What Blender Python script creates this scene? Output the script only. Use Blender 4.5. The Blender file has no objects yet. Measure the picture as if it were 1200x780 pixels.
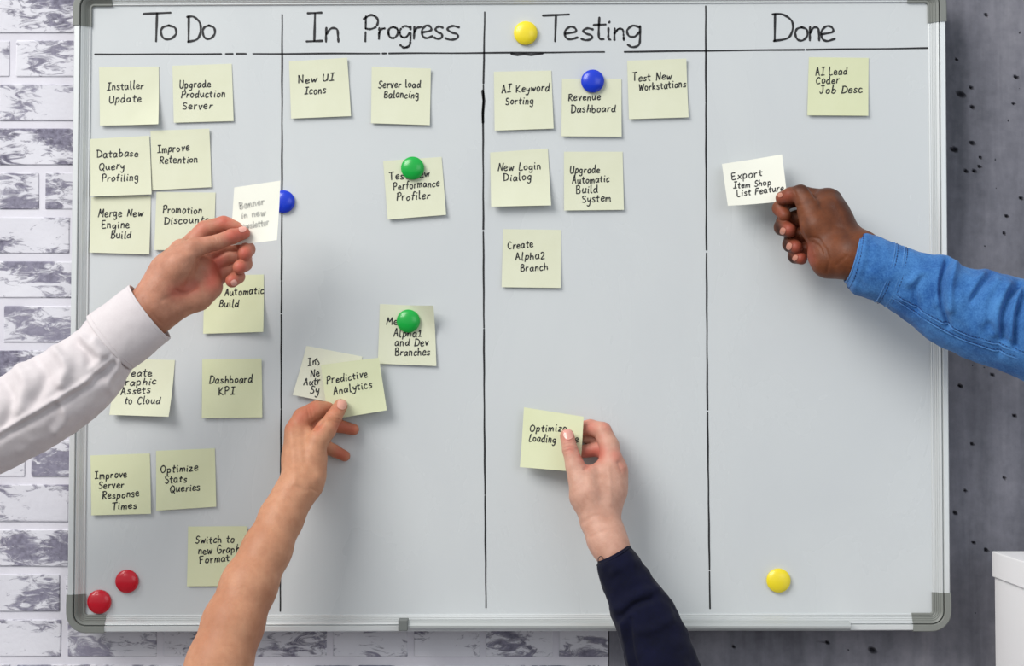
import bpy, math, random
import numpy as np
from mathutils import Vector, noise

# ------------------------------------------------------------------ camera
D = 2.2                     # camera to board, metres
CZ = 1.45                   # camera height
PITCH = math.radians(2.15)
YAW = math.radians(0.45)    # turned a little to the left
LENS = 60.8
W, H = 1200, 780
FPX = LENS / 36 * W
cam_data = bpy.data.cameras.new('camera')
cam_data.lens = LENS
cam_data.sensor_width = 36
cam = bpy.data.objects.new('camera', cam_data)
bpy.context.scene.collection.objects.link(cam)
cam.location = (0, -D, CZ)
cam.rotation_euler = (math.pi / 2 + PITCH, 0, YAW)
bpy.context.scene.camera = cam

# ------------------------------------------------------------------ light
scene = bpy.context.scene
scene.view_settings.view_transform = 'Standard'
scene.view_settings.look = 'None'
scene.view_settings.gamma = 1
scene.view_settings.exposure = 0.0
world = bpy.data.worlds.new('world')
scene.world = world
world.use_nodes = True
world.node_tree.nodes['Background'].inputs[0].default_value = (0.90, 0.955, 1.0, 1)
world.node_tree.nodes['Background'].inputs[1].default_value = 0.60


def area_light(name, loc, target, size, size_y, power, color):
    l = bpy.data.lights.new(name, 'AREA')
    l.shape = 'RECTANGLE'
    l.size, l.size_y, l.energy, l.color = size, size_y, power, color
    o = bpy.data.objects.new(name, l)
    scene.collection.objects.link(o)
    o.location = loc
    o.rotation_euler = (Vector(target) - Vector(loc)).to_track_quat('-Z', 'Y').to_euler()
    return o


area_light('window_daylight', (-2.7, -2.9, 4.5), (-0.1, 0, 1.5), 2.8, 2.6, 230, (1.0, 0.975, 0.94))
area_light('far_window_daylight', (1.9, -3.6, 2.4), (0.2, 0, 1.5), 2.0, 1.6, 16, (0.90, 0.95, 1.0))

# ------------------------------------------------------------------ helpers
C = scene.collection
RNG = random.Random(7)
cy, sy = math.cos(YAW), math.sin(YAW)
cp, sp = math.cos(PITCH), math.sin(PITCH)
CAM = np.array([0, -D, CZ])
R_ = np.array([cy, sy, 0.0])
F_ = np.array([-sy * cp, cy * cp, sp])
U_ = np.cross(R_, F_)


def at(px, py, d=0.0):
    """pixel -> point on the vertical plane d metres in front of the board face"""
    px = np.asarray(px, float); py = np.asarray(py, float); d = np.asarray(d, float)
    px, py, d = np.broadcast_arrays(px, py, d)
    v = F_ + ((px - W / 2) / FPX)[..., None] * R_ - ((py - H / 2) / FPX)[..., None] * U_
    t = (D - d) / v[..., 1]
    return CAM + v * t[..., None]


def proj(P):
    q = P - CAM
    z = q @ F_
    return np.stack([W / 2 + FPX * (q @ R_) / z, H / 2 - FPX * (q @ U_) / z], -1)


def pxm(d=0.0):
    return (D - d) / FPX


def srgb(r, g, b):
    f = lambda c: (c / 255 / 12.92) if c / 255 <= 0.04045 else ((c / 255 + 0.055) / 1.055) ** 2.4
    return (f(r), f(g), f(b), 1)


def world_loc(o):
    v = np.array(o.location)
    while o.parent:
        o = o.parent
        v = v + np.array(o.location)
    return v


def mesh_obj(name, verts, faces, mat, parent=None, origin=None, smooth=False, attr=None):
    verts = np.asarray(verts, float)
    if parent is not None:
        base = world_loc(parent); loc = (0, 0, 0)
    else:
        base = np.array(origin if origin is not None else verts.mean(0)); loc = tuple(base)
    me = bpy.data.meshes.new(name)
    me.from_pydata([tuple(v) for v in (verts - base)], [], [tuple(int(i) for i in f) for f in faces])
    me.materials.append(mat)
    if smooth:
        me.polygons.foreach_set('use_smooth', [True] * len(me.polygons))
    if attr:
        for k, a in attr.items():
            if a.ndim == 2:
                at_ = me.color_attributes.new(k, 'FLOAT_COLOR', 'POINT')
                at_.data.foreach_set('color', np.c_[a, np.ones(len(a))].astype(np.float32).ravel())
            else:
                at_ = me.attributes.new(k, 'FLOAT', 'POINT')
                at_.data.foreach_set('value', a.astype(np.float32))
    me.update()
    o = bpy.data.objects.new(name, me)
    C.objects.link(o)
    o.location = loc
    if parent is not None:
        o.parent = parent
    return o


def empty(name, loc):
    o = bpy.data.objects.new(name, None)
    o.empty_display_size = 0.05
    C.objects.link(o); o.location = loc
    return o


def tag(o, label=None, cat=None, group=None, kind=None):
    if label: o['label'] = label
    if cat: o['category'] = cat
    if group: o['group'] = group
    if kind: o['kind'] = kind
    return o


def box_vf(x0, x1, y0, y1, z0, z1, bev=0.0):
    """box; with a bevel when asked"""
    if bev <= 0:
        v = [(x, y, z) for x in (x0, x1) for y in (y0, y1) for z in (z0, z1)]
        f = [(0, 1, 3, 2), (4, 6, 7, 5), (0, 4, 5, 1), (2, 3, 7, 6), (0, 2, 6, 4), (1, 5, 7, 3)]
        return v, f
    import bmesh
    bm = bmesh.new()
    vs = [bm.verts.new(p) for p in [(x, y, z) for x in (x0, x1) for y in (y0, y1) for z in (z0, z1)]]
    for f in [(0, 1, 3, 2), (4, 6, 7, 5), (0, 4, 5, 1), (2, 3, 7, 6), (0, 2, 6, 4), (1, 5, 7, 3)]:
        bm.faces.new([vs[i] for i in f])
    bmesh.ops.bevel(bm, geom=bm.edges[:], offset=bev, segments=2, affect='EDGES', profile=0.5)
    bm.verts.index_update()
    v = [tuple(x.co) for x in bm.verts]; f = [[x.index for x in g.verts] for g in bm.faces]
    bm.free()
    return v, f


# ------------------------------------------------------------------ materials
def mat(name, col, rough=0.5, metal=0.0, spec=0.5, sss=0.0, coat=0.0):
    m = bpy.data.materials.new(name)
    m.use_nodes = True
    b = m.node_tree.nodes['Principled BSDF']
    b.inputs['Base Color'].default_value = col
    b.inputs['Roughness'].default_value = rough
    b.inputs['Metallic'].default_value = metal
    b.inputs['Specular IOR Level'].default_value = spec
    if sss:
        b.inputs['Subsurface Weight'].default_value = sss
    if coat:
        b.inputs['Coat Weight'].default_value = coat
        b.inputs['Coat Roughness'].default_value = 0.08
    return m


class NT:
    def __init__(self, m):
        self.m = m; self.t = m.node_tree; self.b = self.t.nodes['Principled BSDF']

    def n(self, typ, **kw):
        nd = self.t.nodes.new(typ)
        ins = kw.pop('ins', {})
        for k, v in kw.items():
            setattr(nd, k, v)
        for k, v in ins.items():
            if isinstance(v, bpy.types.NodeSocket):
                self.t.links.new(v, nd.inputs[k])
            else:
                nd.inputs[k].default_value = v
        return nd

    def link(self, a, b):
        self.t.links.new(a, b)

    def ramp(self, fac, stops):
        r = self.n('ShaderNodeValToRGB', ins={'Fac': fac})
        e = r.color_ramp.elements
        e[0].position, e[0].color = stops[0]
        e[1].position, e[1].color = stops[-1]
        for p, c in stops[1:-1]:
            x = e.new(p); x.color = c
        return r.outputs[0]

    def mix(self, fac, a, b, blend='MIX'):
        nd = self.n('ShaderNodeMix', data_type='RGBA', blend_type=blend)
        for i, v in ((0, fac), (6, a), (7, b)):
            if isinstance(v, bpy.types.NodeSocket):
                self.t.links.new(v, nd.inputs[i])
            else:
                nd.inputs[i].default_value = v
        return nd.outputs[2]

    def math(self, op, a, b=0.0, c=None):
        nd = self.n('ShaderNodeMath', operation=op)
        for i, v in enumerate((a, b) if c is None else (a, b, c)):
            if isinstance(v, bpy.types.NodeSocket):
                self.t.links.new(v, nd.inputs[i])
            else:
                nd.inputs[i].default_value = v
        return nd.outputs[0]

    def noise(self, vec, scale, detail=4, rough=0.5, dist=0.0, w=None):
        nd = self.n('ShaderNodeTexNoise', ins={'Scale': scale, 'Detail': detail, 'Roughness': rough, 'Distortion': dist})
        self.link(vec, nd.inputs['Vector'])
        return nd.outputs[0]

    def mapping(self, vec, scale=(1, 1, 1), loc=(0, 0, 0), rot=(0, 0, 0)):
        nd = self.n('ShaderNodeMapping', ins={'Scale': scale, 'Location': loc, 'Rotation': rot})
        self.link(vec, nd.inputs['Vector'])
        return nd.outputs[0]

    def bump(self, h, strength, dist):
        nd = self.n('ShaderNodeBump', ins={'Strength': strength, 'Distance': dist})
        self.link(h, nd.inputs['Height'])
        self.link(nd.outputs[0], self.b.inputs['Normal'])
        return nd

    def pos(self):
        return self.n('ShaderNodeNewGeometry').outputs['Position']

    def obj(self):
        return self.n('ShaderNodeTexCoord').outputs['Object']


def brick_material():
    m = mat('whitewashed_brick', srgb(214, 212, 222), 0.75, spec=0.3)
    t = NT(m)
    rnd = t.n('ShaderNodeObjectInfo').outputs['Random']
    off = t.n('ShaderNodeCombineXYZ')
    t.link(t.math('MULTIPLY', rnd, 37.0), off.inputs[0]); t.link(t.math('MULTIPLY', rnd, 91.0), off.inputs[2])
    v = t.n('ShaderNodeVectorMath', operation='ADD'); t.link(t.obj(), v.inputs[0]); t.link(off.outputs[0], v.inputs[1])
    vec = v.outputs[0]
    area = t.noise(t.mapping(vec, (1, 1, 1.5)), 10, 2, 0.5)                  # where the wash has worn through
    streak = t.noise(t.mapping(vec, (1, 1, 2.6), rot=(0, 0.25, 0)), 36, 7, 0.68, 1.2)
    amt = t.math('ADD', t.math('MULTIPLY', area, 1.1), t.math('MULTIPLY', streak, 0.95))
    mask = t.ramp(t.math('MULTIPLY', t.math('SUBTRACT', amt, 1.03), 7.5), [(0.0, (0, 0, 0, 1)), (0.30, (0.45, 0.45, 0.45, 1)), (0.6, (0.8, 0.8, 0.8, 1)), (1.0, (1, 1, 1, 1))])
    fine = t.noise(vec, 160, 3, 0.6)
    dark = t.ramp(fine, [(0.3, srgb(88, 85, 102)), (0.7, srgb(142, 139, 157))])
    dark = t.mix(t.math('MULTIPLY', t.math('FRACT', t.math('MULTIPLY', rnd, 17.3)), 0.55), dark, srgb(152, 149, 166))
    light = t.ramp(t.noise(vec, 9, 3), [(0.3, srgb(212, 211, 219)), (0.7, srgb(224, 223, 230))])
    t.link(t.mix(mask, light, dark), t.b.inputs['Base Color'])
    t.bump(t.math('SUBTRACT', fine, mask), 0.35, 0.0012)
    return m


def mortar_material():
    m = mat('whitewashed_mortar', srgb(212, 210, 221), 0.85, spec=0.2)
    t = NT(m)
    v = t.pos()
    t.link(t.ramp(t.noise(v, 14, 5, 0.6), [(0.35, srgb(214, 212, 221)), (0.65, srgb(224, 222, 230))]), t.b.inputs['Base Color'])
    t.bump(t.noise(v, 220, 3), 0.2, 0.001)
    return m


def concrete_material():
    m = mat('grey_concrete', srgb(120, 120, 128), 0.8, spec=0.3)
    t = NT(m)
    v = t.pos()
    big = t.noise(t.mapping(v, (1, 1, 0.28)), 9, 5, 0.6)
    streak = t.noise(t.mapping(v, (1, 1, 0.10)), 34, 4, 0.6, 0.4)
    mott = t.noise(v, 60, 5, 0.65)
    s = t.math('ADD', t.math('MULTIPLY', big, 0.5), t.math('ADD', t.math('MULTIPLY', streak, 0.35), t.math('MULTIPLY', mott, 0.22)))
    base = t.ramp(s, [(0.40, srgb(92, 93, 101)), (0.53, srgb(117, 117, 126)), (0.68, srgb(142, 141, 149))])
    # small dark air holes and flecks
    vo = t.n('ShaderNodeTexVoronoi', ins={'Scale': 62.0, 'Randomness': 1.0})
    wob = t.n('ShaderNodeVectorMath', operation='ADD')
    nz = t.n('ShaderNodeTexNoise', ins={'Scale': 150.0}); t.link(v, nz.inputs['Vector'])
    sc = t.n('ShaderNodeVectorMath', operation='SCALE', ins={'Scale': 0.004}); t.link(nz.outputs['Color'], sc.inputs[0])
    t.link(v, wob.inputs[0]); t.link(sc.outputs[0], wob.inputs[1]); t.link(wob.outputs[0], vo.inputs['Vector'])
    sel = t.math('GREATER_THAN', t.n('ShaderNodeSeparateColor', ins={'Color': vo.outputs['Color']}).outputs[0], 0.80)
    hole = t.math('MULTIPLY', t.math('LESS_THAN', vo.outputs['Distance'], 0.085), sel)
    pit_shade = t.n('ShaderNodeAttribute', attribute_name='pit_shade').outputs['Fac']  # darkens the inside of the hollows, painting in their shade
    hole = t.math('MAXIMUM', t.math('MULTIPLY', hole, 0.85), pit_shade)
    t.link(t.mix(hole, base, srgb(40, 40, 47)), t.b.inputs['Base Color'])
    t.bump(t.math('SUBTRACT', t.math('MULTIPLY', mott, 0.6), hole), 0.4, 0.002)
    return m


def board_material():
    m = mat('white_lacquered_steel', srgb(205, 209, 216), 0.24, spec=0.5)
    t = NT(m)
    v = t.pos()
    smear = t.noise(t.mapping(v, (1, 1, 0.5)), 5, 5, 0.6, 0.6)
    t.link(t.ramp(smear, [(0.3, srgb(203, 207, 209)), (0.7, srgb(208, 212, 213))]), t.b.inputs['Base Color'])
    t.link(t.ramp(smear, [(0.3, (0.2, 0.2, 0.2, 1)), (0.7, (0.34, 0.34, 0.34, 1))]), t.b.inputs['Roughness'])
    t.bump(t.noise(v, 3.2, 2), 0.06, 0.01)
    return m


def paper_material(name, a, b):
    m = mat(name, a, 0.85, spec=0.2)
    t = NT(m)
    v = t.obj()
    t.link(t.ramp(t.noise(v, 22, 3), [(0.3, a), (0.7, b)]), t.b.inputs['Base Color'])
    t.bump(t.noise(v, 420, 2), 0.08, 0.0006)
    return m


def skin_material(name, base, dark, red, sss=0.12, rough=0.5, pore=0.25):
    """skin tone with real redness painted in by the 'tint' attribute and dark areas by 'tone'"""
    m = mat(name, base, rough, spec=0.3, sss=sss)
    t = NT(m)
    v = t.pos()
    t.b.inputs['Subsurface Radius'].default_value = (1.0, 0.35, 0.2)
    t.b.inputs['Subsurface Scale'].default_value = 0.006
    mott = t.noise(v, 75, 4, 0.6)
    c = t.mix(t.math('MULTIPLY', t.ramp(mott, [(0.35, (0, 0, 0, 1)), (0.7, (1, 1, 1, 1))]), 0.45), base, dark)
    tint = t.n('ShaderNodeAttribute', attribute_name='tint').outputs['Fac']
    c = t.mix(tint, c, red)
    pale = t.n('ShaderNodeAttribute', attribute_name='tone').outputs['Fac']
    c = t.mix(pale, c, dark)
    t.link(c, t.b.inputs['Base Color'])
    vo = t.n('ShaderNodeTexVoronoi', ins={'Scale': 620.0}); t.link(v, vo.inputs['Vector'])
    wr = t.noise(t.mapping(v, (1, 1, 1)), 260, 4, 0.6)
    t.bump(t.math('ADD', t.math('MULTIPLY', vo.outputs['Distance'], 0.6), wr), pore, 0.0009)
    return m


def cloth_material(name, a, b, rough=0.9, weave=1500, strength=0.25, sheen=0.2, slub=0.0):
    m = mat(name, a, rough, spec=0.2)
    t = NT(m)
    t.b.inputs['Sheen Weight'].default_value = sheen
    v = t.pos()
    n1 = t.noise(v, 26, 5, 0.65)
    n2 = t.noise(t.mapping(v, (1, 1, 1), rot=(0, 0.6, 0)), 420, 3, 0.7)
    s = t.math('ADD', t.math('MULTIPLY', n1, 0.6), t.math('MULTIPLY', n2, 0.4))
    t.link(t.ramp(s, [(0.35, b), (0.65, a)]), t.b.inputs['Base Color'])
    t.bump(t.noise(v, weave, 2), strength, 0.0006)
    return m


M = dict(
    brick=brick_material(), mortar=mortar_material(), concrete=concrete_material(), board=board_material(),
    note=paper_material('pale_yellow_paper', srgb(216, 218, 192), srgb(221, 223, 199)),
    note_green=paper_material('yellow_green_paper', srgb(216, 220, 182), srgb(220, 224, 188)),
    note_pale=paper_material('ivory_paper', srgb(228, 228, 208), srgb(232, 232, 214)),
    note_white_and_lit=paper_material('cream_and_lit_paper', srgb(232, 232, 220), srgb(236, 236, 224)),  # cream paper; on the white-shirted person's note its paleness is painted-in light
    ink=mat('black_marker_ink', srgb(22, 22, 26), 0.55),
    ink_thin=mat('worn_marker_ink', srgb(105, 105, 112), 0.6),
    ink_faint=mat('faint_grey_ink', srgb(186, 186, 178), 0.7),
    alu=mat('anodised_aluminium', srgb(220, 223, 223), 0.38, metal=0.4),
    alu_groove=mat('shaded_groove_aluminium', srgb(150, 152, 152), 0.5, metal=0.6),
    cap=mat('grey_plastic', srgb(128, 131, 126), 0.45),
    tray=mat('silver_plastic', srgb(188, 192, 191), 0.4, metal=0.3),
    tray_end=mat('dark_grey_plastic', srgb(108, 112, 110), 0.5),
    cabinet=mat('white_laminate', srgb(246, 244, 245), 0.5),
    floor=mat('grey_floor', srgb(104, 101, 100), 0.6),
    red=mat('red_gloss_plastic', srgb(200, 2, 34), 0.3, coat=0.25),
    green=mat('green_gloss_plastic', srgb(4, 168, 62), 0.3, coat=0.25),
    blue=mat('blue_gloss_plastic', srgb(4, 52, 200), 0.3, coat=0.25),
    yellow=mat('yellow_plastic', srgb(240, 218, 40), 0.35, coat=0.2),
    skin_fair=skin_material('fair_skin', srgb(192, 137, 112), srgb(144, 90, 66), srgb(190, 90, 76)),
    skin_tan=skin_material('tanned_skin', srgb(200, 146, 114), srgb(164, 106, 76), srgb(192, 102, 78)),
    skin_pale=skin_material('pale_skin', srgb(206, 160, 140), srgb(170, 118, 96), srgb(196, 104, 90)),
    skin_dark=skin_material('brown_skin', srgb(116, 64, 36), srgb(58, 28, 17), srgb(160, 78, 62), rough=0.5, sss=0.05),
    nail_fair=mat('fair_fingernail', srgb(222, 160, 146), 0.25, coat=0.3),
    nail_tan=mat('tan_fingernail', srgb(222, 162, 142), 0.25, coat=0.3),
    nail_dark=mat('pink_fingernail', srgb(186, 124, 104), 0.3, coat=0.3),
    white_cloth=cloth_material('white_cotton', srgb(214, 207, 208), srgb(206, 198, 200), weave=1300, strength=0.12),
    white_in=cloth_material('grey_lining', srgb(150, 150, 168), srgb(130, 130, 150)),
    navy=cloth_material('navy_cotton', srgb(7, 10, 40), srgb(4, 6, 26), weave=1300, strength=0.15, sheen=0.05),
    denim=cloth_material('blue_denim', srgb(78, 134, 194), srgb(34, 82, 146), weave=1100, strength=0.5, sheen=0.1),
    denim_seam=cloth_material('faded_denim_seam', srgb(92, 146, 202), srgb(44, 92, 156), weave=1100, strength=0.5),
    stitch=mat('dark_blue_thread', srgb(22, 48, 96), 0.8),
    thread=mat('dark_elastic', srgb(50, 44, 44), 0.5),
)

# ------------------------------------------------------------------ the room
WALL_Y = 0.036
GROUND = 0.0
v, f = box_vf(-7.0, 7.0, -9.0, WALL_Y + 0.2, -0.1, 0.0)
tag(mesh_obj('floor', v, f, M['floor']), kind='structure')

xb = float(at(713, 745, -WALL_Y)[0])          # seam between brick and concrete
# brick wall: mortar slab and bricks
v, f = box_vf(-2.6, xb, WALL_Y + 0.003, WALL_Y + 0.16, 0.0, 2.8)
wall_left = tag(mesh_obj('wall_left', v, f, M['mortar'], origin=(xb - 1, WALL_Y, 0)), kind='structure')
pitch_z = 52.4 * pxm(-WALL_Y); hz = 42.5 * pxm(-WALL_Y)
ztop = float(at(0, -9, -WALL_Y)[2])            # centre line of the joint above the first row in view
brick_meshes = {}


def brick(x0, x1, z0, z1):
    w = round(x1 - x0, 3)
    key = (w, RNG.randrange(2))
    if key not in brick_meshes:
        bv, bf = box_vf(-w / 2, w / 2, -0.0016, 0.001, -hz / 2, hz / 2, 0.0011)
        bv = [(a + RNG.uniform(-.0006, .0006), b, c + RNG.uniform(-.0006, .0006)) for a, b, c in bv]
        me = bpy.data.meshes.new('brick')
        me.from_pydata(bv, [], bf); me.materials.append(M['brick'])
        brick_meshes[key] = me
    o = bpy.data.objects.new('brick', brick_meshes[key])
    C.objects.link(o); o.parent = wall_left
    o.location = Vector(((x0 + x1) / 2, WALL_Y + 0.003 + RNG.uniform(-0.0004, 0.0004), (z0 + z1) / 2)) - wall_left.location


# right-hand ends of the joints near the board on the left, row by row (pixels)
ends = {0: (-60, 92), 1: (11, 118), 2: (-8, 104), 3: (-62, 90), 4: (47, 150), 5: (-20, 84), 6: (-70, 90), 7: (0, 92),
        8: (-30, 88), 9: (38, 140), 10: (34, 142), 11: (-35, 86), 12: (-64, 86), 13: (-50, 76), 14: (78, 190), 15: (20, 120)}
for r in range(-2, 18):
    zc = ztop - (r + 0.5) * pitch_z + 0.0
    a, b = ends.get(r, (RNG.randint(-60, 40), RNG.randint(90, 130)))
    wpx = 94 + RNG.randint(-6, 10)
    cuts = [b]
    while cuts[0] > -190:
        cuts.insert(0, a if len(cuts) == 1 else cuts[0] - wpx - RNG.randint(-10, 12))
    while cuts[-1] < 713:
        cuts.append(cuts[-1] + 96 + RNG.randint(-12, 14))
    for i in range(len(cuts) - 1):
        p0, p1 = cuts[i] + 4, min(cuts[i + 1] - 4, 712)
        if p1 - p0 < 12: continue
        if 1 <= r <= 12 and p0 > 112: continue      # wholly behind the board
        x0 = float(at(p0, 390, -WALL_Y)[0]); x1 = float(at(p1, 390, -WALL_Y)[0])
        brick(x0, x1, zc - hz / 2, zc + hz / 2)

# concrete wall with real pits, their shade also put into the colour
pits = [(1127, 110, 5, 3), (1139, 102, 2, 1.6), (1140.5, 125, 2.4, 2), (1140.5, 167, 2.6, 2), (1118.6, 175, 4, 2.2), (1150, 184, 1.6, 1.4),
        (1149, 195, 1.8, 1.4), (1133, 200, 2, 1.6), (1192, 90, 3, 1.6), (1189, 121, 1.5, 1.3), (1122, 69, 1.6, 1.2), (1157, 17, 2, 1.6),
        (1120, 174, 3, 2), (1139.6, 167, 2.5, 1.8), (1142.7, 200, 2.2, 1.6), (1181, 253, 2.2, 1.6), (1198, 232, 2, 1.8), (1178, 273, 1.8, 1.6),
        (1126, 452, 2.6, 2), (1164, 439, 2, 1.6), (1023, 762, 4.4, 3), (970, 753, 2.2, 1.8), (1157, 645, 2.6, 2), (1142, 636, 1.8, 1.4),
        (1120, 601, 2.4, 1.8), (1178, 560, 2, 1.5), (1140, 520, 2, 1.6), (1190, 487, 2.4, 1.6), (860, 758, 1.8, 1.4), (1132, 575, 1.6, 1.4)]
gx = set(np.round(np.arange(714, 1560, 30.0), 2)) | set(np.arange(1098, 1212, 1.5)) | set(np.arange(1015, 1031, 1.2)) | set(np.arange(965, 976, 1.2)) | set(np.arange(856, 865, 1.2))
gx = np.array(sorted(gx)); gx = gx[np.r_[True, np.diff(gx) > 0.5]]
gz = np.array(sorted(set(np.arange(-200, 0, 40.0)) | set(np.arange(0, 800, 1.5)) | set(np.arange(800, 1700, 60.0)) | {1740.0}))
s0 = pxm(-WALL_Y)
X = float(at(600, 390, -WALL_Y)[0]) + (gx - 600) * s0
Z = float(at(600, 390, -WALL_Y)[2]) - (gz - 390) * s0
X[0] = xb + 0.0012; X[-1] = 3.0; Z[-1] = 0.0; Z[0] = 2.8
GX, GZ = np.meshgrid(X, Z, indexing='ij')
depth = np.zeros_like(GX)
for (px, py, rx, rz) in pits:
    c = at(px, py, -WALL_Y)
    q = np.hypot((GX - c[0]) / (rx * s0), (GZ - c[2] + 0.3 * (GX - c[0])) / (rz * s0))
    depth = np.maximum(depth, np.clip(1.25 - q, 0, 1) ** 0.7)
V = np.stack([GX, np.full_like(GX, WALL_Y) + 0.004 + depth * 0.005, GZ], -1).reshape(-1, 3)
nz_ = len(Z)
I, J = np.meshgrid(np.arange(len(X) - 1), np.arange(nz_ - 1), indexing='ij')
q0 = (I * nz_ + J).ravel()
faces = np.stack([q0, q0 + 1, q0 + nz_ + 1, q0 + nz_], -1)[:, ::1]
nv = len(V)
cor = [0, nz_ - 1, (len(X) - 1) * nz_ + nz_ - 1, (len(X) - 1) * nz_]
Vb = V[cor] + np.array([0, 0.15, 0]); Vb[:, 1] = WALL_Y + 0.16
V = np.vstack([V, Vb])
left = list(range(0, nz_)); right = [(len(X) - 1) * nz_ + j for j in range(nz_)]
top = [i * nz_ for i in range(len(X))]; bot = [i * nz_ + nz_ - 1 for i in range(len(X))]
extra = [left[::-1] + [nv, nv + 1], right + [nv + 2, nv + 3], top + [nv + 3, nv], bot[::-1] + [nv + 1, nv + 2], [nv, nv + 3, nv + 2, nv + 1]]
wr = mesh_obj('wall_right', V, [tuple(q) for q in faces] + extra, M['concrete'], origin=(1.5, WALL_Y, 0), attr={'pit_shade': np.r_[np.clip(depth.ravel() * 1.3, 0, 1), np.zeros(4)]})
tag(wr, kind='structure')

# white cabinet at the lower right
cx0 = float(at(1167, 647, 0.03)[0]); cz1 = float(at(1167, 647, 0.03)[2])
cab = tag(empty('cabinet', (cx0 + 0.25, -0.25, 0)), 'white cabinet with an overhanging top panel beside the concrete wall', 'cabinet')
v, f = box_vf(cx0, cx0 + 0.50, -0.50, -0.012, cz1 - 0.032, cz1, 0.0012)
mesh_obj('top_panel', v, f, M['cabinet'], cab)
v, f = box_vf(cx0 + 0.003, cx0 + 0.497, -0.497, -0.012, 0.0, cz1 - 0.0322, 0.001)
mesh_obj('body', v, f, M['cabinet'], cab)

# ------------------------------------------------------------------ the whiteboard
TL, TR, BR, BL = at(107.5, 7, 0), at(1087.5, 2.8, 0), at(1093, 718.5, 0), at(99.5, 720.5, 0)
board = tag(empty('whiteboard', tuple((BL + BR) / 2)), 'large wall-mounted whiteboard ruled into four titled columns', 'whiteboard')
e = 0.004
q = [TL + (-e, 0, e), TR + (e, 0, e), BR + (e, 0, -e), BL + (-e, 0, -e)]
V = [tuple(p) for p in q] + [tuple(p + np.array([0, 0.008, 0])) for p in q]
mesh_obj('writing_surface', V, [(3, 2, 1, 0), (4, 5, 6, 7), (0, 1, 5, 4), (1, 2, 6, 5), (2, 3, 7, 6), (3, 0, 4, 7)], M['board'], board)

# cross section of the rail: distance outwards, height towards the viewer (mm)
PROFILE = [(0, -1), (0, 1.5), (0.8, 2.2), (1.6, 2.2), (1.9, 1.6), (3.6, 3.4), (3.9, 2.8), (5.6, 5.0), (5.9, 4.4), (7.6, 6.8), (7.9, 6.2), (10.4, 8.6),
           (10.9, 8.8), (11.2, 5.5), (12.4, 5.5), (12.7, 9.6), (13.3, 10.4), (18.8, 10.4), (19.8, 9.4), (20, 8), (20, -13), (0, -13)]


def sweep(name, path, m, parent, grow=0.0, smooth=False, wscale=1.0):
    """path: list of (position on the inner edge, outward vector)"""
    n = len(PROFILE); V = []; Fc = []
    for p, o in path:
        for u, h in PROFILE:
            uu = (u * wscale + (grow if u > 15 else (-grow * 0.7 if u < 1 else 0))) / 1000
            hh = (h + (grow if h > -5 else 0)) / 1000
            V.append(np.asarray(p) + np.asarray(o) * uu + np.array([0, -hh, 0]))
    for i in range(len(path) - 1):
        for j in range(n):
            a, b = i * n + j, i * n + (j + 1) % n
            Fc.append((a, b, b + n, a + n))
    Fc.append(tuple(range(n))[::-1]); Fc.append(tuple(range((len(path) - 1) * n, len(path) * n)))
    return mesh_obj(name, V, Fc, m, parent, smooth=smooth)


def unit(v): return v / np.linalg.norm(v)


corners = [TL, TR, BR, BL]
capl = 0.021
for i in range(4):
    a, b = corners[i], corners[(i + 1) % 4]
    t = unit(b - a); o = np.array([[0, 0, 1], [1, 0, 0], [0, 0, -1], [-1, 0, 0]][i], float)
    sweep('frame_rail', [(a + t * 0.004, o), (b - t * 0.004, o)], M['alu'], board)
for i in range(4):
    c = corners[i]; p, n_ = corners[i - 1], corners[(i + 1) % 4]
    t0, t1 = unit(p - c), unit(n_ - c)
    o0 = np.array([[-1, 0, 0], [0, 0, 1], [1, 0, 0], [0, 0, -1]][i], float)
    o1 = np.array([[0, 0, 1], [1, 0, 0], [0, 0, -1], [-1, 0, 0]][i], float)
    r = 0.004
    cc = c + (t0 + t1) * r
    path = [(c + t0 * 0.027, o0), (c + t0 * 0.020, o0), (c + t0 * r, o0)]
    for k in range(1, 8):
        ang = k / 8 * math.pi / 2
        od = o0 * math.cos(ang) + o1 * math.sin(ang)
        path.append((cc + od * r, od))
    path += [(c + t1 * r, o1), (c + t1 * 0.020, o1), (c + t1 * 0.027, o1)]
    sweep('corner_cap', path, M['cap'], board, grow=1.4)

# pen tray under the board
p0, p1 = at(479, 726, 0.012), at(994, 726, 0.012)
prof = [(0.0, 0.0), (-0.010, -0.0005), (-0.016, -0.002), (-0.0185, -0.005), (-0.018, -0.008), (-0.012, -0.0115), (-0.004, -0.0125), (0.0, -0.0125)]
V = []; Fc = []
for P in (p0, p1):
    for (y, z) in prof: V.append((P[0], -0.0118 + y, p0[2] + z))
n = len(prof)
Fc = [(j, (j + 1) % n, n + (j + 1) % n, n + j) for j in range(n)] + [tuple(range(n))[::-1], tuple(range(n, 2 * n))]
mesh_obj('pen_tray', V, Fc, M['tray'], board)
a, b = at(467.5, 724.5, 0.02), at(478.5, 737.5, 0.02)
v, f = box_vf(a[0], b[0], -0.0335, -0.0118, b[2], a[2], 0.0012)
mesh_obj('tray_end_cap', v, f, M['tray_end'], board)


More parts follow.
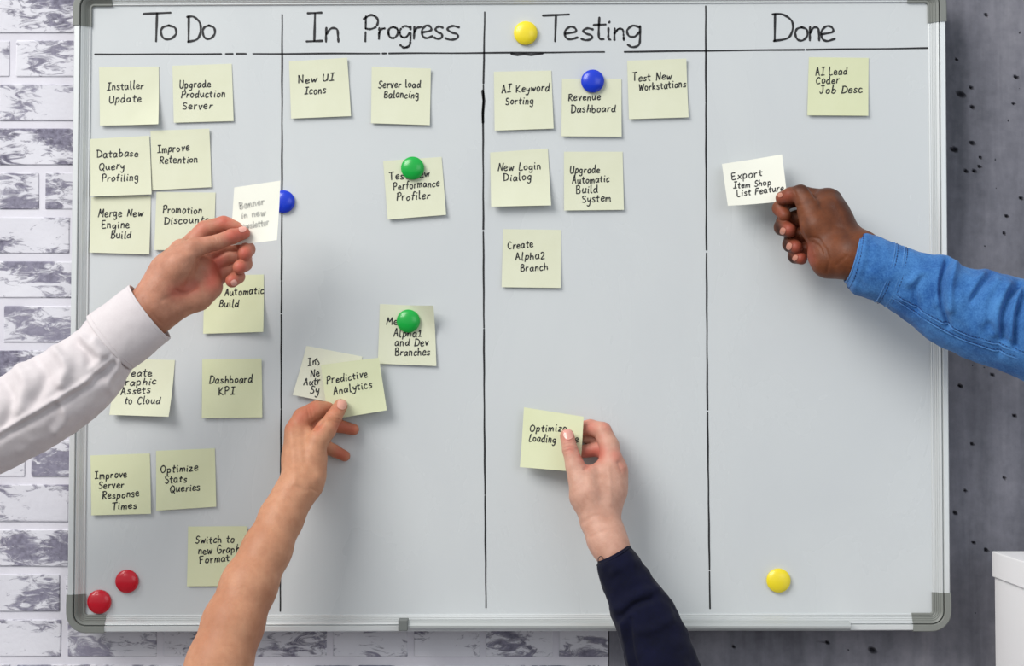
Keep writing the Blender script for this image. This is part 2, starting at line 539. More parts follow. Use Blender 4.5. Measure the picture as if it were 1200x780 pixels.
# ------------------------------------------------------------------ handwriting
# single-stroke letters: advance width, strokes on a grid (baseline 0, x-height 5, capitals 9)
G = {
    'A': (6, "0.4,0 1.6,4.5 3,9 4,4.5 5.4,0;1.2,3.4 4.8,3.6"),
    'B': (5.6, "0.8,8.8 0.6,0.1;0.6,8.6 3.2,9 4.4,7.4 3,5 1,4.7 4,4.4 5,2.2 3.6,0.2 0.6,0.1"),
    'C': (6, "5.2,7.8 3.6,9 1.6,7.6 0.5,4.4 1.2,1.2 3,0 5.2,1"),
    'D': (6.4, "0.9,9 0.8,0;0.1,8.8 3,8.8 5.6,6.8 6,4 4.6,1 0.5,0"),
    'E': (5.2, "4.6,9 1,8.6 0.8,4.6 0.7,0.2 4.8,0.3;0.9,4.6 3.8,5"),
    'F': (5.2, "5,9 0.9,8.6 0.8,4.2 0.6,0;0.8,4.6 4,4.9"),
    'G': (6.4, "5.4,7.4 3.8,9 1.6,7.6 0.6,4 1.8,0.6 4.2,0 5.8,1.6 5.6,4 3.6,4"),
    'I': (5, "0.4,9 4.4,9.2;2.5,9 2.3,0.1;0.1,0 4.6,0.2"),
    'J': (5, "1.4,9 5,9.2;3.4,9 3.4,3 2.6,0.6 1,0 0.2,1.6"),
    'K': (5.6, "0.8,9 0.6,0;5,8.6 2.8,6 0.9,4 3,2 5.2,0.1"),
    'L': (4.8, "1,9 0.6,4.5 0.6,0.6 2.4,0 4.6,0.6"),
    'M': (7, "0.4,0 1,4.5 1.4,9 2.6,5 3.4,3.6 4.8,6.4 5.6,9 6,4.5 6.4,0"),
    'N': (6.2, "0.6,0 0.9,4.5 1,8.8 2.6,5 5,0.4 5.2,4.5 5.5,9"),
    'O': (6.6, "3.4,8.8 1.2,7.4 0.5,4.2 1.6,0.8 3.4,0 5.4,1.6 6,5 4.8,8 3,8.8 2,8"),
    'P': (5.6, "1,8.6 0.8,0;0.2,7.6 2.8,9 5,7.6 4.6,5.2 2.6,4.2 0.9,4.4"),
    'Q': (6.8, "3.4,8.8 1.2,7.4 0.5,4.2 1.6,0.8 3.4,0.1 5.4,1.6 6,5 4.8,8 3,8.8;3.6,2.4 6.4,-1"),
    'R': (5.6, "0.9,9 0.7,0;0.2,8.4 3.2,9 4.8,7.2 3.8,5 0.9,4.6 3,2.6 5.2,0.1"),
    'S': (5.2, "4.8,8 3,9 1,7.8 1.4,5.6 3.6,4.4 4.6,2.2 3,0.1 0.4,0.9"),
    'T': (5.6, "0,8.8 5.6,9.2;2.8,9 2.6,0"),
    'U': (6, "0.6,9 0.5,3 1.6,0.2 3.6,0.4 5,3 5.2,9 5.2,0.4"),
    'W': (7.4, "0.4,7.6 1.4,3 1.9,0.2 3,3.6 3.6,6 4.6,2.4 5.2,0.2 6.2,4 7,8"),
    'a': (5.4, "4.2,4.4 2.2,5 0.5,3.2 0.7,0.7 2.2,0 3.8,1.8 4.4,4.8 4.3,1 5,0.1"),
    'b': (5, "0.7,9 0.5,4 0.5,0.3;0.5,2.8 2.2,4.6 4.2,3.4 4,1 2.2,0 0.5,0.6"),
    'c': (4.6, "4,4.2 2.3,5 0.5,3 0.8,0.7 2.3,0 4.3,0.8"),
    'd': (5.6, "4.2,3.8 2.2,4.8 0.5,2.6 1,0.3 2.8,0.3 4.3,2.6;4.6,9 4.4,4 4.5,0.8 5.2,0"),
    'e': (4.8, "0.6,2.3 3.9,3.1 3.6,4.7 2,5 0.5,3.2 0.8,0.8 2.3,0 4.6,0.8"),
    'f': (4, "3.8,8.4 2.6,9 1.7,7.4 1.5,3 1.4,0;0.2,4.8 3.4,5"),
    'g': (5.2, "4.1,4.4 2.1,5 0.5,3.2 1,1 2.6,0.7 4.1,2.6;4.2,4.9 4.2,0 3.8,-2.6 2,-3.4 0.6,-2.4"),
    'h': (5, "0.8,9 0.6,4 0.5,0;0.6,2.6 2.2,4.6 3.8,4.2 4,2 4.1,0"),
    'i': (2.4, "1,4.8 1,2 1,0.5 1.7,0;1.2,6.9 1.4,7.4"),
    'k': (4.6, "0.8,8.8 0.6,4 0.5,0;3.8,5 2.2,3.4 0.8,2.4 2.4,1.2 4.2,0"),
    'l': (2.6, "1,9 0.8,4 0.8,0.8 1.4,0 2.2,0.4"),
    'm': (7, "0.6,5 0.6,2 0.5,0;0.6,2.6 1.8,4.6 3.1,4.2 3.2,2 3.2,0;3.3,2.8 4.6,4.7 5.9,4.2 6,2 6.2,0"),
    'n': (5, "0.7,5 0.6,2 0.6,0;0.6,2.6 2,4.7 3.6,4.4 3.9,2 4,0"),
    'o': (5, "2.6,4.9 1,4.2 0.5,2.4 1.2,0.4 2.8,0.1 4.2,1.8 4,4 2.4,4.9"),
    'p': (5, "0.8,5 0.7,1 0.5,-3;0.7,3.4 2.4,5 4.2,3.8 3.8,1 2.2,0.2 0.7,1"),
    'r': (4, "0.8,5 0.7,2.4 0.6,0;0.7,2.6 1.8,4.4 3.6,4.8"),
    's': (4.4, "3.9,4.5 2.2,5 0.9,4 1.8,2.8 3.4,2 3.4,0.6 1.8,0 0.3,0.6"),
    't': (4, "1.8,7.6 1.6,3 1.8,0.5 3.2,0.2;0,5 3.8,5.2"),
    'u': (5.2, "0.6,5 0.5,2 1.4,0.1 3,0.6 4.1,2.8;4.3,5 4.3,1.4 5,0"),
    'v': (4.6, "0.4,5 1.4,2 2,0.1 3,2.6 4.2,5.2"),
    'w': (6.4, "0.4,5 1,2 1.7,0.1 2.7,2.4 3.2,4 4,1.4 4.5,0.1 5.4,2.6 6,5.2"),
    'x': (4.6, "0.5,4.8 2.2,2.4 4,0;4.1,5 2.2,2.4 0.3,0"),
    'y': (4.8, "0.6,5 0.8,2.6 2,1.6 3.8,3;4.2,5 4,1 3.2,-2.6 1.6,-4 0.2,-3"),
    'z': (4.4, "0.5,4.8 3.6,4.8 2,2.4 0.3,0.1 4,0.3"),
    '1': (4, "0.6,6.6 2.2,8.8 2.2,4 2.1,0.1;0.6,0 3.8,0.2"),
    '2': (4.8, "0.5,7 2,8.9 4,7.6 3.4,4.6 0.4,0.2 4.4,0.4"),
    ' ': (3.6, ""),
}


def catmull(pts, n=6):
    P = np.array(pts, float)
    if len(P) < 3: 
        t = np.linspace(0, 1, n + 1)[:, None]
        return P[0] * (1 - t) + P[-1] * t
    Q = np.vstack([2 * P[0] - P[1], P, 2 * P[-1] - P[-2]])
    out = []
    for i in range(len(P) - 1):
        a, b, c, d = Q[i:i + 4]
        for t in np.arange(n) / n:
            out.append(0.5 * (2 * b + (c - a) * t + (2 * a - 5 * b + 4 * c - d) * t * t + (3 * b - a - 3 * c + d) * t ** 3))
    out.append(P[-1])
    return np.array(out)


def strokes_of(ch):
    s = G[ch][1]
    return [[tuple(float(q) for q in p.split(',')) for p in st.split()] for st in s.split(';') if st.strip()]


def text_strokes(txt, x0, y0, x1, y1, cap):
    """pixel polylines of one line of handwriting"""
    rng = random.Random(txt + str(round(x0)))
    adv = [G[c][0] * 1.0 + 1.3 + rng.uniform(-0.3, 0.3) for c in txt]
    L = math.hypot(x1 - x0, y1 - y0); sx = L / (sum(adv) - 1.3)
    sy_ = cap / 9
    ux, uy = (x1 - x0) / L, (y1 - y0) / L
    out = []; cur = 0
    for c, a in zip(txt, adv):
        jy = rng.uniform(-0.55, 0.55); rot = rng.uniform(-0.12, 0.10); sc = rng.uniform(0.86, 1.10)
        for st in strokes_of(c):
            P = catmull(st, 5)
            X_ = (P[:, 0] * math.cos(rot) - P[:, 1] * math.sin(rot) + 0.10 * P[:, 1]) * sx * (1 if c != ' ' else 1) + cur * sx
            Y_ = (P[:, 1] * sc + jy) * sy_
            out.append(np.stack([x0 + X_ * ux + Y_ * uy, y0 + X_ * uy - Y_ * ux], -1))
        cur += a
    return out


def ink_mesh(name, strokes, width, fn, m, parent, smooth_w=0.15):
    V = []; Fc = []
    rng = random.Random(len(strokes))
    for P in strokes:
        P = np.asarray(P, float)
        if len(P) < 2: continue
        T = np.gradient(P, axis=0); T /= np.maximum(np.linalg.norm(T, axis=1), 1e-6)[:, None]
        P = np.vstack([P[0] - T[0] * width * 0.35, P, P[-1] + T[-1] * width * 0.35])
        T = np.vstack([T[0], T, T[-1]])
        N = np.stack([-T[:, 1], T[:, 0]], -1)
        w = width * (1 + smooth_w * np.sin(np.arange(len(P)) * 0.7 + rng.uniform(0, 6))) * 0.5
        w[0] *= 0.35; w[-1] *= 0.35
        A = fn(P + N * w[:, None]); B = fn(P - N * w[:, None])
        s = len(V)
        for a, b in zip(A, B): V += [a, b]
        for i in range(len(P) - 1):
            k = s + 2 * i
            Fc.append((k, k + 2, k + 3, k + 1))
    return mesh_obj(name, V, Fc, m, parent)


on_board = lambda P: at(P[:, 0], P[:, 1], 0.00035)


def glyph_at(ch, x0, x1, ybase, h, xh=None):
    """one big heading letter stretched to a box; h = height in px of 9 units (capitals)"""
    sts = strokes_of(ch)
    A = np.vstack([np.array(s) for s in sts])
    mn, mx = A[:, 0].min(), A[:, 0].max()
    out = []
    for s in sts:
        P = catmull(s, 8)
        out.append(np.stack([x0 + (P[:, 0] - mn) / max(mx - mn, 0.5) * (x1 - x0), ybase - P[:, 1] * h / 9], -1))
    return out


def heading(name, letters, worn=()):
    root = empty(name, (0, 0, 0)); root.parent = board
    root.location = Vector(at(letters[0][1], letters[0][3], 0)) - board.location
    for k, (ch, x0, x1, yb, h) in enumerate(letters):
        g = glyph_at(ch, x0, x1, yb, h)
        if k in worn:
            rng = random.Random(k); out = []
            for P in g:
                i = 0
                while i < len(P) - 2:
                    n = rng.randint(3, 7)
                    out.append(P[i:i + n])
                    i += n - 1 + rng.randint(0, 2)
            g = out
        tag(ink_mesh('letter', g, 2.5, on_board, M['ink'], root), kind='stuff' if k in worn else None)
    return root


o = heading('heading_text', [('T', 168, 200, 48.5, 33), ('o', 188.5, 206, 46, 30), ('D', 219, 235, 49, 30), ('o', 237.5, 251.5, 45.5, 29)])
o['label'] = 'ToDo heading in black marker'
o = heading('heading_text', [('I', 359, 378, 48.5, 33), ('n', 382, 396.5, 49, 30), ('P', 426, 442.5, 48.5, 31), ('r', 444, 451, 46.5, 25), ('o', 455, 466, 44.5, 24),
                             ('g', 468.5, 481, 45.5, 27), ('r', 485, 494, 45.5, 26), ('e', 494.5, 507, 44.5, 26), ('s', 508.5, 519, 45.5, 26), ('s', 521.5, 538, 46.5, 29)], worn=(2, 3, 4, 5))
o['label'] = 'In Progress heading in partly rubbed marker'
o = heading('heading_text', [('T', 636, 667, 48.5, 31), ('e', 662, 677, 46, 26), ('s', 681, 695, 47, 25), ('t', 695.5, 710, 46.5, 31), ('i', 713, 715.5, 46.5, 26),
                             ('n', 720, 731, 47, 25), ('g', 735, 750, 45, 27)], worn=(5,))
o['label'] = 'Testing heading in black marker'
o = heading('heading_text', [('D', 905, 929, 48, 32), ('o', 932, 946, 47.5, 29), ('n', 949, 960, 47.5, 29), ('e', 962.5, 978.5, 48, 31)])
o['label'] = 'Done heading in black marker'


def ruled(pts, gaps, w=2.0):
    """a long marker line in px with rubbed gaps given as (from, to) fractions"""
    P = np.array(pts, float)
    seg = np.r_[0, np.cumsum(np.linalg.norm(np.diff(P, axis=0), axis=1))]; seg /= seg[-1]
    cur = 0; out = []
    for g0, g1 in sorted(gaps) + [(1, 1)]:
        if g0 > cur:
            ts = np.linspace(cur, g0, max(3, int((g0 - cur) * 60)))
            out.append(np.stack([np.interp(ts, seg, P[:, 0]) + np.sin(ts * 97) * 0.15, np.interp(ts, seg, P[:, 1]) + np.sin(ts * 61) * 0.15], -1))
        cur = g1
    return out


o = ink_mesh('ruled_line', ruled([(111, 63.6), (330, 63), (567, 62), (690, 61), (827, 59.5), (1087, 56.3)],
                                 [(0.152, 0.157), (0.166, 0.17), (0.182, 0.19), (0.342, 0.345), (0.35, 0.353), (0.612, 0.636), (0.852, 0.854)]), 1.9, on_board, M['ink'], board)
o['label'] = 'black ruled line under the headings'
for name, pts, gaps in [('ruled_line', [(330.6, 17), (330.4, 200), (329.6, 420), (328.4, 716)], [(0.33, 0.332), (0.445, 0.447), (0.5, 0.503), (0.66, 0.662)]),
                        ('ruled_line', [(568, 14), (566, 130), (566.4, 260), (567.5, 480), (569.5, 712)], [(0.12, 0.122), (0.365, 0.369), (0.53, 0.532), (0.81, 0.812)]),
                        ('ruled_line', [(827, 7), (827.6, 250), (829, 480), (832, 713)], [(0.16, 0.161), (0.405, 0.41), (0.67, 0.674), (0.935, 0.938)])]:
    ink_mesh(name, ruled(pts, gaps), 1.9, on_board, M['ink'], board)
ink_mesh('overdrawn_mark', [np.array([(599, 62.8), (606, 64.2), (614, 63.2), (622, 64.3), (636, 62.6)])], 2.6, on_board, M['ink'], board)
ink_mesh('overdrawn_mark', [np.array([(565.6, 106), (567, 118), (565.8, 132), (566, 144)])], 3.0, on_board, M['ink'], board)


# ------------------------------------------------------------------ sticky notes
class Quad:
    """bilinear sheet between four pixel corners TL TR BR BL at four depths, with curl"""
    def __init__(s, c, depths, lift=0.003, tr=0.0, tl=0.0, br=0.0, bl=0.0, bow=0.0):
        s.c = np.array(c, float)
        s.P = at(s.c[:, 0], s.c[:, 1], np.array(depths, float))
        s.lift, s.tr, s.tl, s.br, s.bl, s.bow = lift, tr, tl, br, bl, bow

    def uv(s, Q):
        Q = np.asarray(Q, float); u = np.full(len(Q), 0.5); v = np.full(len(Q), 0.5)
        c = s.c
        for _ in range(6):
            p = ((1 - u) * (1 - v))[:, None] * c[0] + (u * (1 - v))[:, None] * c[1] + (u * v)[:, None] * c[2] + ((1 - u) * v)[:, None] * c[3]
            du = (1 - v)[:, None] * (c[1] - c[0]) + v[:, None] * (c[2] - c[3])
            dv = (1 - u)[:, None] * (c[3] - c[0]) + u[:, None] * (c[2] - c[1])
            r = Q - p; det = du[:, 0] * dv[:, 1] - du[:, 1] * dv[:, 0]
            u = u + (r[:, 0] * dv[:, 1] - r[:, 1] * dv[:, 0]) / det
            v = v + (du[:, 0] * r[:, 1] - du[:, 1] * r[:, 0]) / det
        return u, v

    def S(s, u, v, off=0.0):
        P = s.P
        p = ((1 - u) * (1 - v))[:, None] * P[0] + (u * (1 - v))[:, None] * P[1] + (u * v)[:, None] * P[2] + ((1 - u) * v)[:, None] * P[3]
        uu, vv = np.clip(u, 0, 1), np.clip(v, 0, 1)
        h = s.lift * vv ** 2 + s.tr * np.clip((uu - vv - 0.45) / 0.55, 0, 1) ** 1.6 + s.tl * np.clip((1 - uu - vv - 0.45) / 0.55, 0, 1) ** 1.6 \
            + s.br * np.clip((uu + vv - 1.35) / 0.65, 0, 1) ** 1.6 + s.bl * np.clip((1 - uu + vv - 1.35) / 0.65, 0, 1) ** 1.6 + s.bow * np.sin(uu * math.pi)
        n = np.cross(P[1] - P[0], P[3] - P[0]); n = n / np.linalg.norm(n)
        if n[1] > 0: n = -n
        return p + (h + off)[:, None] * n

    def px(s, Q, off=0.0003):
        u, v = s.uv(Q)
        return s.S(u, v, off)


def sticky(label, corners, lines, m='note', depth=0.0008, cap=8.8, group=None, ink='ink', width=1.25, depths=None, N=18, **kw):
    Qd = Quad(corners, depths or [depth] * 4, **kw)
    g = np.linspace(0, 1, N)
    U, Vv = np.meshgrid(g, g, indexing='ij'); U = U.ravel(); Vv = Vv.ravel()
    front = Qd.S(U, Vv); back = Qd.S(U, Vv, -0.00022)
    n = N * N
    Fc = []
    for i in range(N - 1):
        for j in range(N - 1):
            a = i * N + j
            Fc.append((a, a + 1, a + N + 1, a + N)); Fc.append((n + a, n + a + N, n + a + N + 1, n + a + 1))
    rim = [i * N for i in range(N)] + [(N - 1) * N + j for j in range(1, N)] + [i * N + N - 1 for i in range(N - 2, -1, -1)] + [j for j in range(N - 2, 0, -1)]
    for k in range(len(rim)):
        a, b = rim[k], rim[(k + 1) % len(rim)]
        Fc.append((a, b, n + b, n + a))
    o = mesh_obj('sticky_note', np.vstack([front, back]), Fc, M[m], smooth=True)
    rs = set(rim) | {n + q_ for q_ in rim}
    sh = [e.vertices[0] in rs and e.vertices[1] in rs for e in o.data.edges]
    o.data.attributes.new('sharp_edge', 'BOOLEAN', 'EDGE').data.foreach_set('value', sh)
    tag(o, label, 'sticky note', group)
    st = []
    for ln in lines:
        t, x0, y0, x1, y1 = ln[:5]
        st += text_strokes(t, x0, y0, x1, y1, ln[5] if len(ln) > 5 else cap)
    if st:
        ink_mesh('handwriting', st, width, lambda Q: Qd.px(Q), M[ink], o)
    return o, Qd


sticky('pale yellow sticky note reading Installer Update, top left of the board', [(116, 79), (186, 78), (187, 146.5), (118, 147.6)],
       [('Installer', 125.5, 106, 168, 103.5), ('Update', 128, 121, 166, 119)], lift=0.004, br=0.004)
sticky('pale yellow sticky note reading Upgrade Production Server', [(202, 77), (271.5, 74.6), (274, 142), (204, 144)],
       [('Upgrade', 210.4, 103.3, 247, 101.3), ('Production', 212, 114.4, 264, 113.6), ('Server', 214, 128.4, 249, 127.5)], lift=0.002)
sticky('pale yellow sticky note reading Database Query Profiling', [(105.4, 162.8), (175, 159), (178.4, 228), (107, 230.5)],
       [('Database', 113.6, 184.5, 162, 183.3), ('Query', 116, 199.7, 146.4, 198), ('Profiling', 119.8, 213, 163, 211)], lift=0.004, depth=0.0016)
sticky('pale yellow sticky note reading Improve Retention', [(176.4, 153), (245.7, 151), (248, 219.4), (178.4, 223)],
       [('Improve', 184.6, 179, 222, 176.3), ('Retention', 187, 191.5, 231.7, 190.3)], lift=0.002, tr=0.003)
sticky('pale yellow sticky note reading Merge New Engine Build', [(106.7, 231), (176.8, 229.7), (175.5, 298), (105.4, 296)],
       [('Merge New', 114.9, 254.3, 167.3, 253.4), ('Engine', 119.4, 267.8, 151.8, 266.6), ('Build', 130, 279.3, 153.8, 278.9)], lift=0.003)
sticky('pale yellow sticky note reading Promotion Discounts, partly behind a hand', [(183.3, 224.7), (252.6, 225.5), (250.6, 294), (181.3, 293)],
       [('Promotion', 190.7, 249.3, 236.7, 250), ('Discounts', 192.4, 262.5, 244, 261)], lift=0.003)
sticky('yellow sticky note reading Fix Automatic Build, half behind a raised hand', [(239.5, 323), (309, 321.5), (309.5, 389), (238.5, 391)],
       [('Fix Automatic', 245, 347, 309, 344), ('Build', 256.7, 359.5, 280, 359.5)], m='note_green', lift=0.003, br=0.005)
sticky('yellow sticky note reading Create Graphic Assets to Cloud, beside the white sleeve', [(136, 420), (205, 421.7), (200, 488), (130, 485.7)],
       [('Create', 140, 441, 178, 440), ('Graphic', 138, 451.9, 183, 450), ('Assets', 142, 462, 176.7, 460), ('to Cloud', 146.7, 473, 189, 473)], lift=0.009, br=0.004)
sticky('yellow-green sticky note reading Dashboard KPI', [(237, 421), (306.7, 420), (307.7, 488.7), (237, 489.7)],
       [('Dashboard', 245, 449, 296, 448), ('KPI', 256.4, 463, 275, 462)], m='note_green', lift=0.003, tr=0.002)
sticky('yellow-green sticky note reading Improve Server Response Times', [(106, 533.4), (175.6, 531), (177.4, 601.6), (107.7, 603.4)],
       [('Improve', 111.3, 561, 148.7, 559), ('Server', 115.6, 572.5, 145.4, 571), ('Response', 120.3, 584.7, 163.4, 581), ('Times', 131.8, 597, 161, 595, 7.5)], m='note_green', lift=0.003)
sticky('yellow-green sticky note reading Optimize Stats Queries', [(182.8, 528), (251.7, 525), (253.8, 593.3), (183.5, 598)],
       [('Optimize', 188, 553.8, 232, 551.3), ('Stats', 193.5, 566, 219, 564), ('Queries', 199.3, 576.5, 234.8, 574)], m='note_green', lift=0.003)
sticky('yellow sticky note reading Switch to new Graph Format, beside the bare forearm', [(220.4, 616.7), (290.4, 616), (288, 686), (219.4, 686.6)],
       [('Switch to', 228.7, 636.4, 274.3, 635.3), ('new Graphic', 232.3, 649, 289, 646.6), ('Format', 234, 660, 269.3, 657)], m='note_green', lift=0.002, tr=0.004)
sticky('pale yellow sticky note reading New UI Icons', [(338.7, 71.8), (407, 68), (411.6, 136.4), (341.5, 139.3)],
       [('New UI', 349.4, 97.7, 391.8, 94.4), ('Icons', 357, 110.6, 382, 109.5)], lift=0.003, tr=0.003)
sticky('pale yellow sticky note reading Server Load Balancing', [(435.6, 78), (505, 80.8), (503.8, 147), (435, 144.7)],
       [('Server load', 443, 103, 493, 102.3), ('Balancing', 450, 114.5, 491, 115)], lift=0.003, tr=0.003)
sticky('pale yellow sticky note reading Test New Performance Profiler, under a green magnet', [(449, 188.5), (517.5, 183.8), (522.9, 252), (454.6, 257.5)],
       [('Test New', 456.4, 211, 503.8, 206.8), ('Performance', 461, 222.6, 515, 218), ('Profiler', 464.7, 235.2, 503.8, 232.7)], lift=0.004)
sticky('pale yellow sticky note reading Merge Alpha1 and Dev Branches, its top corner curled', [(445.2, 356), (509, 359), (511.5, 428.7), (443, 426)],
       [('Merge', 452.4, 380, 486, 380), ('Alpha1', 461, 394.4, 493.4, 394.4), ('and Dev', 462.6, 404.6, 502, 405), ('Branches', 463, 416.3, 504, 416.3)], lift=0.003, tr=0.022)
sticky('pale sticky note lettered In, Ne, Autr, Sy, tucked behind the held Predictive note', [(359, 405), (424.7, 417.6), (412, 476), (344, 462.5)],
       [('In', 361, 428, 370.5, 427), ('J', 372, 428, 376, 424, 6), ('Ne', 364, 441.5, 374.5, 440.5), ('Autr', 356, 450.5, 375.5, 450.5, 9), ('Sy', 363.5, 460.5, 374.5, 460.5, 9)], m='note_pale', lift=0.005, bl=0.004)
sticky('pale yellow sticky note reading AI Keyword Sorting', [(578.8, 84), (646, 82.6), (648.8, 151), (579.7, 153.5)],
       [('AI Keyword', 587.8, 108.6, 643.5, 106.3), ('Sorting', 592.3, 122.5, 625, 122)], lift=0.003)
sticky('pale yellow sticky note reading Revenue Dashboard, under the blue magnet', [(658.7, 92.4), (728.3, 92.4), (728.3, 160.6), (657.8, 160)],
       [('Revenue', 665.9, 118.5, 703.6, 116.7), ('Dashboard', 669, 132, 721.5, 131)], lift=0.003)
sticky('pale yellow sticky note reading Test New Workstations', [(735, 71), (804, 69), (806.8, 137.8), (737, 140)],
       [('Test New', 741.3, 95, 786.6, 93), ('Workstations', 748.5, 106.5, 803.6, 101.9)], lift=0.003, tr=0.003)
sticky('pale yellow sticky note reading New Login Dialog', [(574.4, 178.6), (642, 174), (645.7, 241.4), (575.7, 243)],
       [('New Login', 583.3, 200.6, 634, 198), ('Dialog', 590, 212.3, 622.8, 211)], lift=0.009)
sticky('pale yellow sticky note reading Upgrade Automatic Build System', [(661, 177.7), (729.6, 177.7), (731, 246), (661, 246.8)],
       [('Upgrade', 667.7, 202.8, 702.7, 202), ('Automatic', 670.4, 215.4, 714, 213), ('Build', 675, 226.6, 700.4, 225.7), ('System', 682, 237.5, 716, 235.6)], lift=0.003)
sticky('pale yellow sticky note reading Create Alpha2 Branch', [(589.6, 268.3), (657.4, 269.2), (657, 337.4), (587.8, 336.5)],
       [('Create', 595, 291.7, 625, 289.4), ('Alpha2', 604, 305, 638.5, 303), ('Branch', 610, 318, 642, 316.3)], lift=0.003)
sticky('yellow sticky note reading AI Lead Coder Job Desc, alone under Done', [(948, 67), (1018, 67.8), (1017, 136), (945.7, 135.5)],
       [('AI Lead', 955.5, 88, 992.6, 87.4), ('Coder', 956, 98, 983, 97.5), ('Job Desc', 960.3, 109.2, 1010.6, 108.6)], m='note_green', lift=0.003)
# the four notes being held
sticky('yellow sticky note reading Predictive Analytics, held by a bare-armed person', [(376, 427.5), (444, 419), (453.4, 480.6), (384.5, 492)],
       [('Predictive', 382.6, 449.8, 430.8, 441.6), ('Analytics', 390.8, 463, 436, 453.5)], m='note_green', depths=[0.018, 0.012, 0.014, 0.022], lift=0.0, br=0.002, bow=0.002)
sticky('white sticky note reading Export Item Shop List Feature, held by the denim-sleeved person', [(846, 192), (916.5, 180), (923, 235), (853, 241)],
       [('Export', 857.5, 211, 893.5, 205.6, 9), ('Item Shop', 859.5, 220.5, 903.8, 216, 7.4), ('List Feature', 863.8, 230, 918.5, 223, 7.4)], m='note_white_and_lit', depths=[0.02, 0.024, 0.040, 0.034], lift=0.0, tr=-0.002, bow=-0.002)
sticky('sticky note painted whiter for the light on it, with faint grey writing, held by the white-shirted person', [(274.5, 219.5), (328.5, 211.5), (325.5, 281.5), (270, 287.5)],
       [('Banner', 281, 245, 310, 239, 8.5), ('in new', 283, 256, 311, 252, 7.5), ('Newsletter', 280, 269, 315, 263.5, 7.5)], m='note_white_and_lit', ink='ink_faint', width=1.7, depths=[0.105, 0.118, 0.122, 0.108], lift=0.0, br=0.003)  # paper colour made whiter to stand for light falling on this note
sticky('yellow sticky note reading Optimize Loading, held by the navy-sleeved person', [(614, 477), (684, 488), (680, 553), (609.7, 547)],
       [('Optimize', 620.5, 505, 664, 505.5), ('Loading', 619.7, 516.5, 651.3, 518.8), ('e', 673, 518, 678, 518)], m='note_green', depths=[0.012, 0.032, 0.034, 0.014], lift=0.0, bl=0.002)


# ------------------------------------------------------------------ magnets
def magnet(label, px, py, rpx, m, base=0.0, group=None):
    r = rpx * pxm(0.004)
    prof = [(0, 8.6), (0.35, 8.3), (0.62, 7.4), (0.82, 6.1), (0.93, 4.9), (0.955, 4.5), (0.985, 4.3), (1.0, 3.6), (1.0, 0.6), (0.97, 0.0), (0, 0)]
    n = 48; V = []; Fc = []
    c = at(px, py, 0.004)
    ring = []
    for (a, h) in prof:
        if a == 0:
            V.append((c[0], -(base + h / 1000), c[2])); ring.append([len(V) - 1]); continue
        k = len(V)
        for i in range(n):
            t = i / n * math.tau
            V.append((c[0] + a * r * math.cos(t), -(base + h / 1000), c[2] + a * r * math.sin(t)))
        ring.append(list(range(k, k + n)))
    for A, B in zip(ring[:-1], ring[1:]):
        for i in range(n):
            j = (i + 1) % n
            if len(A) == 1: Fc.append((A[0], B[i], B[j]))
            elif len(B) == 1: Fc.append((A[i], B[0], A[j]))
            else: Fc.append((A[i], B[i], B[j], A[j]))
    o = mesh_obj('magnet', V, Fc, M[m], origin=(c[0], -base, c[2]), smooth=True)
    return tag(o, label, 'magnet', group)


magnet('yellow round magnet beside the Testing heading', 616, 38.5, 14, 'yellow')
magnet('blue round magnet on the Revenue Dashboard note', 694.5, 95, 13.6, 'blue', 0.0013)
magnet('green round magnet on the Test New Performance note', 483.5, 197, 13.6, 'green', 0.0015)
magnet('green round magnet on the Merge Alpha1 note', 478.5, 376, 13.6, 'green', 0.0015)
magnet('blue round magnet half hidden behind the note held by the white-shirted person', 332, 236, 13.4, 'blue')
magnet('red round magnet, upper of two in the bottom left corner', 148.5, 681, 13.5, 'red')
magnet('red round magnet, lower of two, touching the board frame', 116, 705, 14, 'red')
magnet('yellow round magnet near the bottom of the Done column', 912.5, 680, 14, 'yellow')


# ------------------------------------------------------------------ arms: one implicit surface each, meshed with surface nets
class Body:
    """palm: list of bone lists, fingers: list of bone chains; each point (px, py, depth mm, radius px)"""
    def __init__(s, palm, fingers, kp=0.010, kf=0.005):
        cv = lambda pts: [(at(p[0], p[1], p[2] / 1000), p[3] * pxm(p[2] / 1000)) for p in pts]
        s.palm = [cv(c) for c in palm]
        s.fing = [cv(c) for c in fingers]
        s.kp, s.kf = kp, kf

    @staticmethod
    def bone(P, a, ra, b, rb):
        ab = b - a
        t = np.clip((P - a) @ ab / max(ab @ ab, 1e-12), 0, 1)
        return np.linalg.norm(P - a - t[:, None] * ab, axis=1) - (ra + (rb - ra) * t)

    @staticmethod
    def smin(a, b, k):
        h = np.clip(0.5 + 0.5 * (b - a) / k, 0, 1)
        return b * (1 - h) + a * h - k * h * (1 - h)

    def sdf(s, P):
        d = None
        for c in s.palm:
            for (a, ra), (b, rb) in zip(c[:-1], c[1:]):
                x = s.bone(P, a, ra, b, rb)
                d = x if d is None else s.smin(d, x, s.kp)
        tot = d
        for c in s.fing:
            x = None
            for (a, ra), (b, rb) in zip(c[:-1], c[1:]):
                y = s.bone(P, a, ra, b, rb)
                x = y if x is None else s.smin(x, y, 0.0022)
            x = s.smin(x, d, s.kf)
            tot = s.smin(tot, x, 0.0009)
        return tot

    def grad(s, P, e=4e-4):
        g = np.stack([s.sdf(P + np.array(v)) - s.sdf(P - np.array(v)) for v in ((e, 0, 0), (0, e, 0), (0, 0, e))], -1)
        return g / np.maximum(np.linalg.norm(g, axis=1), 1e-9)[:, None]

    def raycast(s, px, py, d0=0.30):
        px = np.asarray(px, float); d = np.full(px.shape, d0)
        for _ in range(60):
            P = at(px, py, d)
            d = d - np.clip(s.sdf(P) * 0.8, -0.002, 0.03)
        return at(px, py, d)


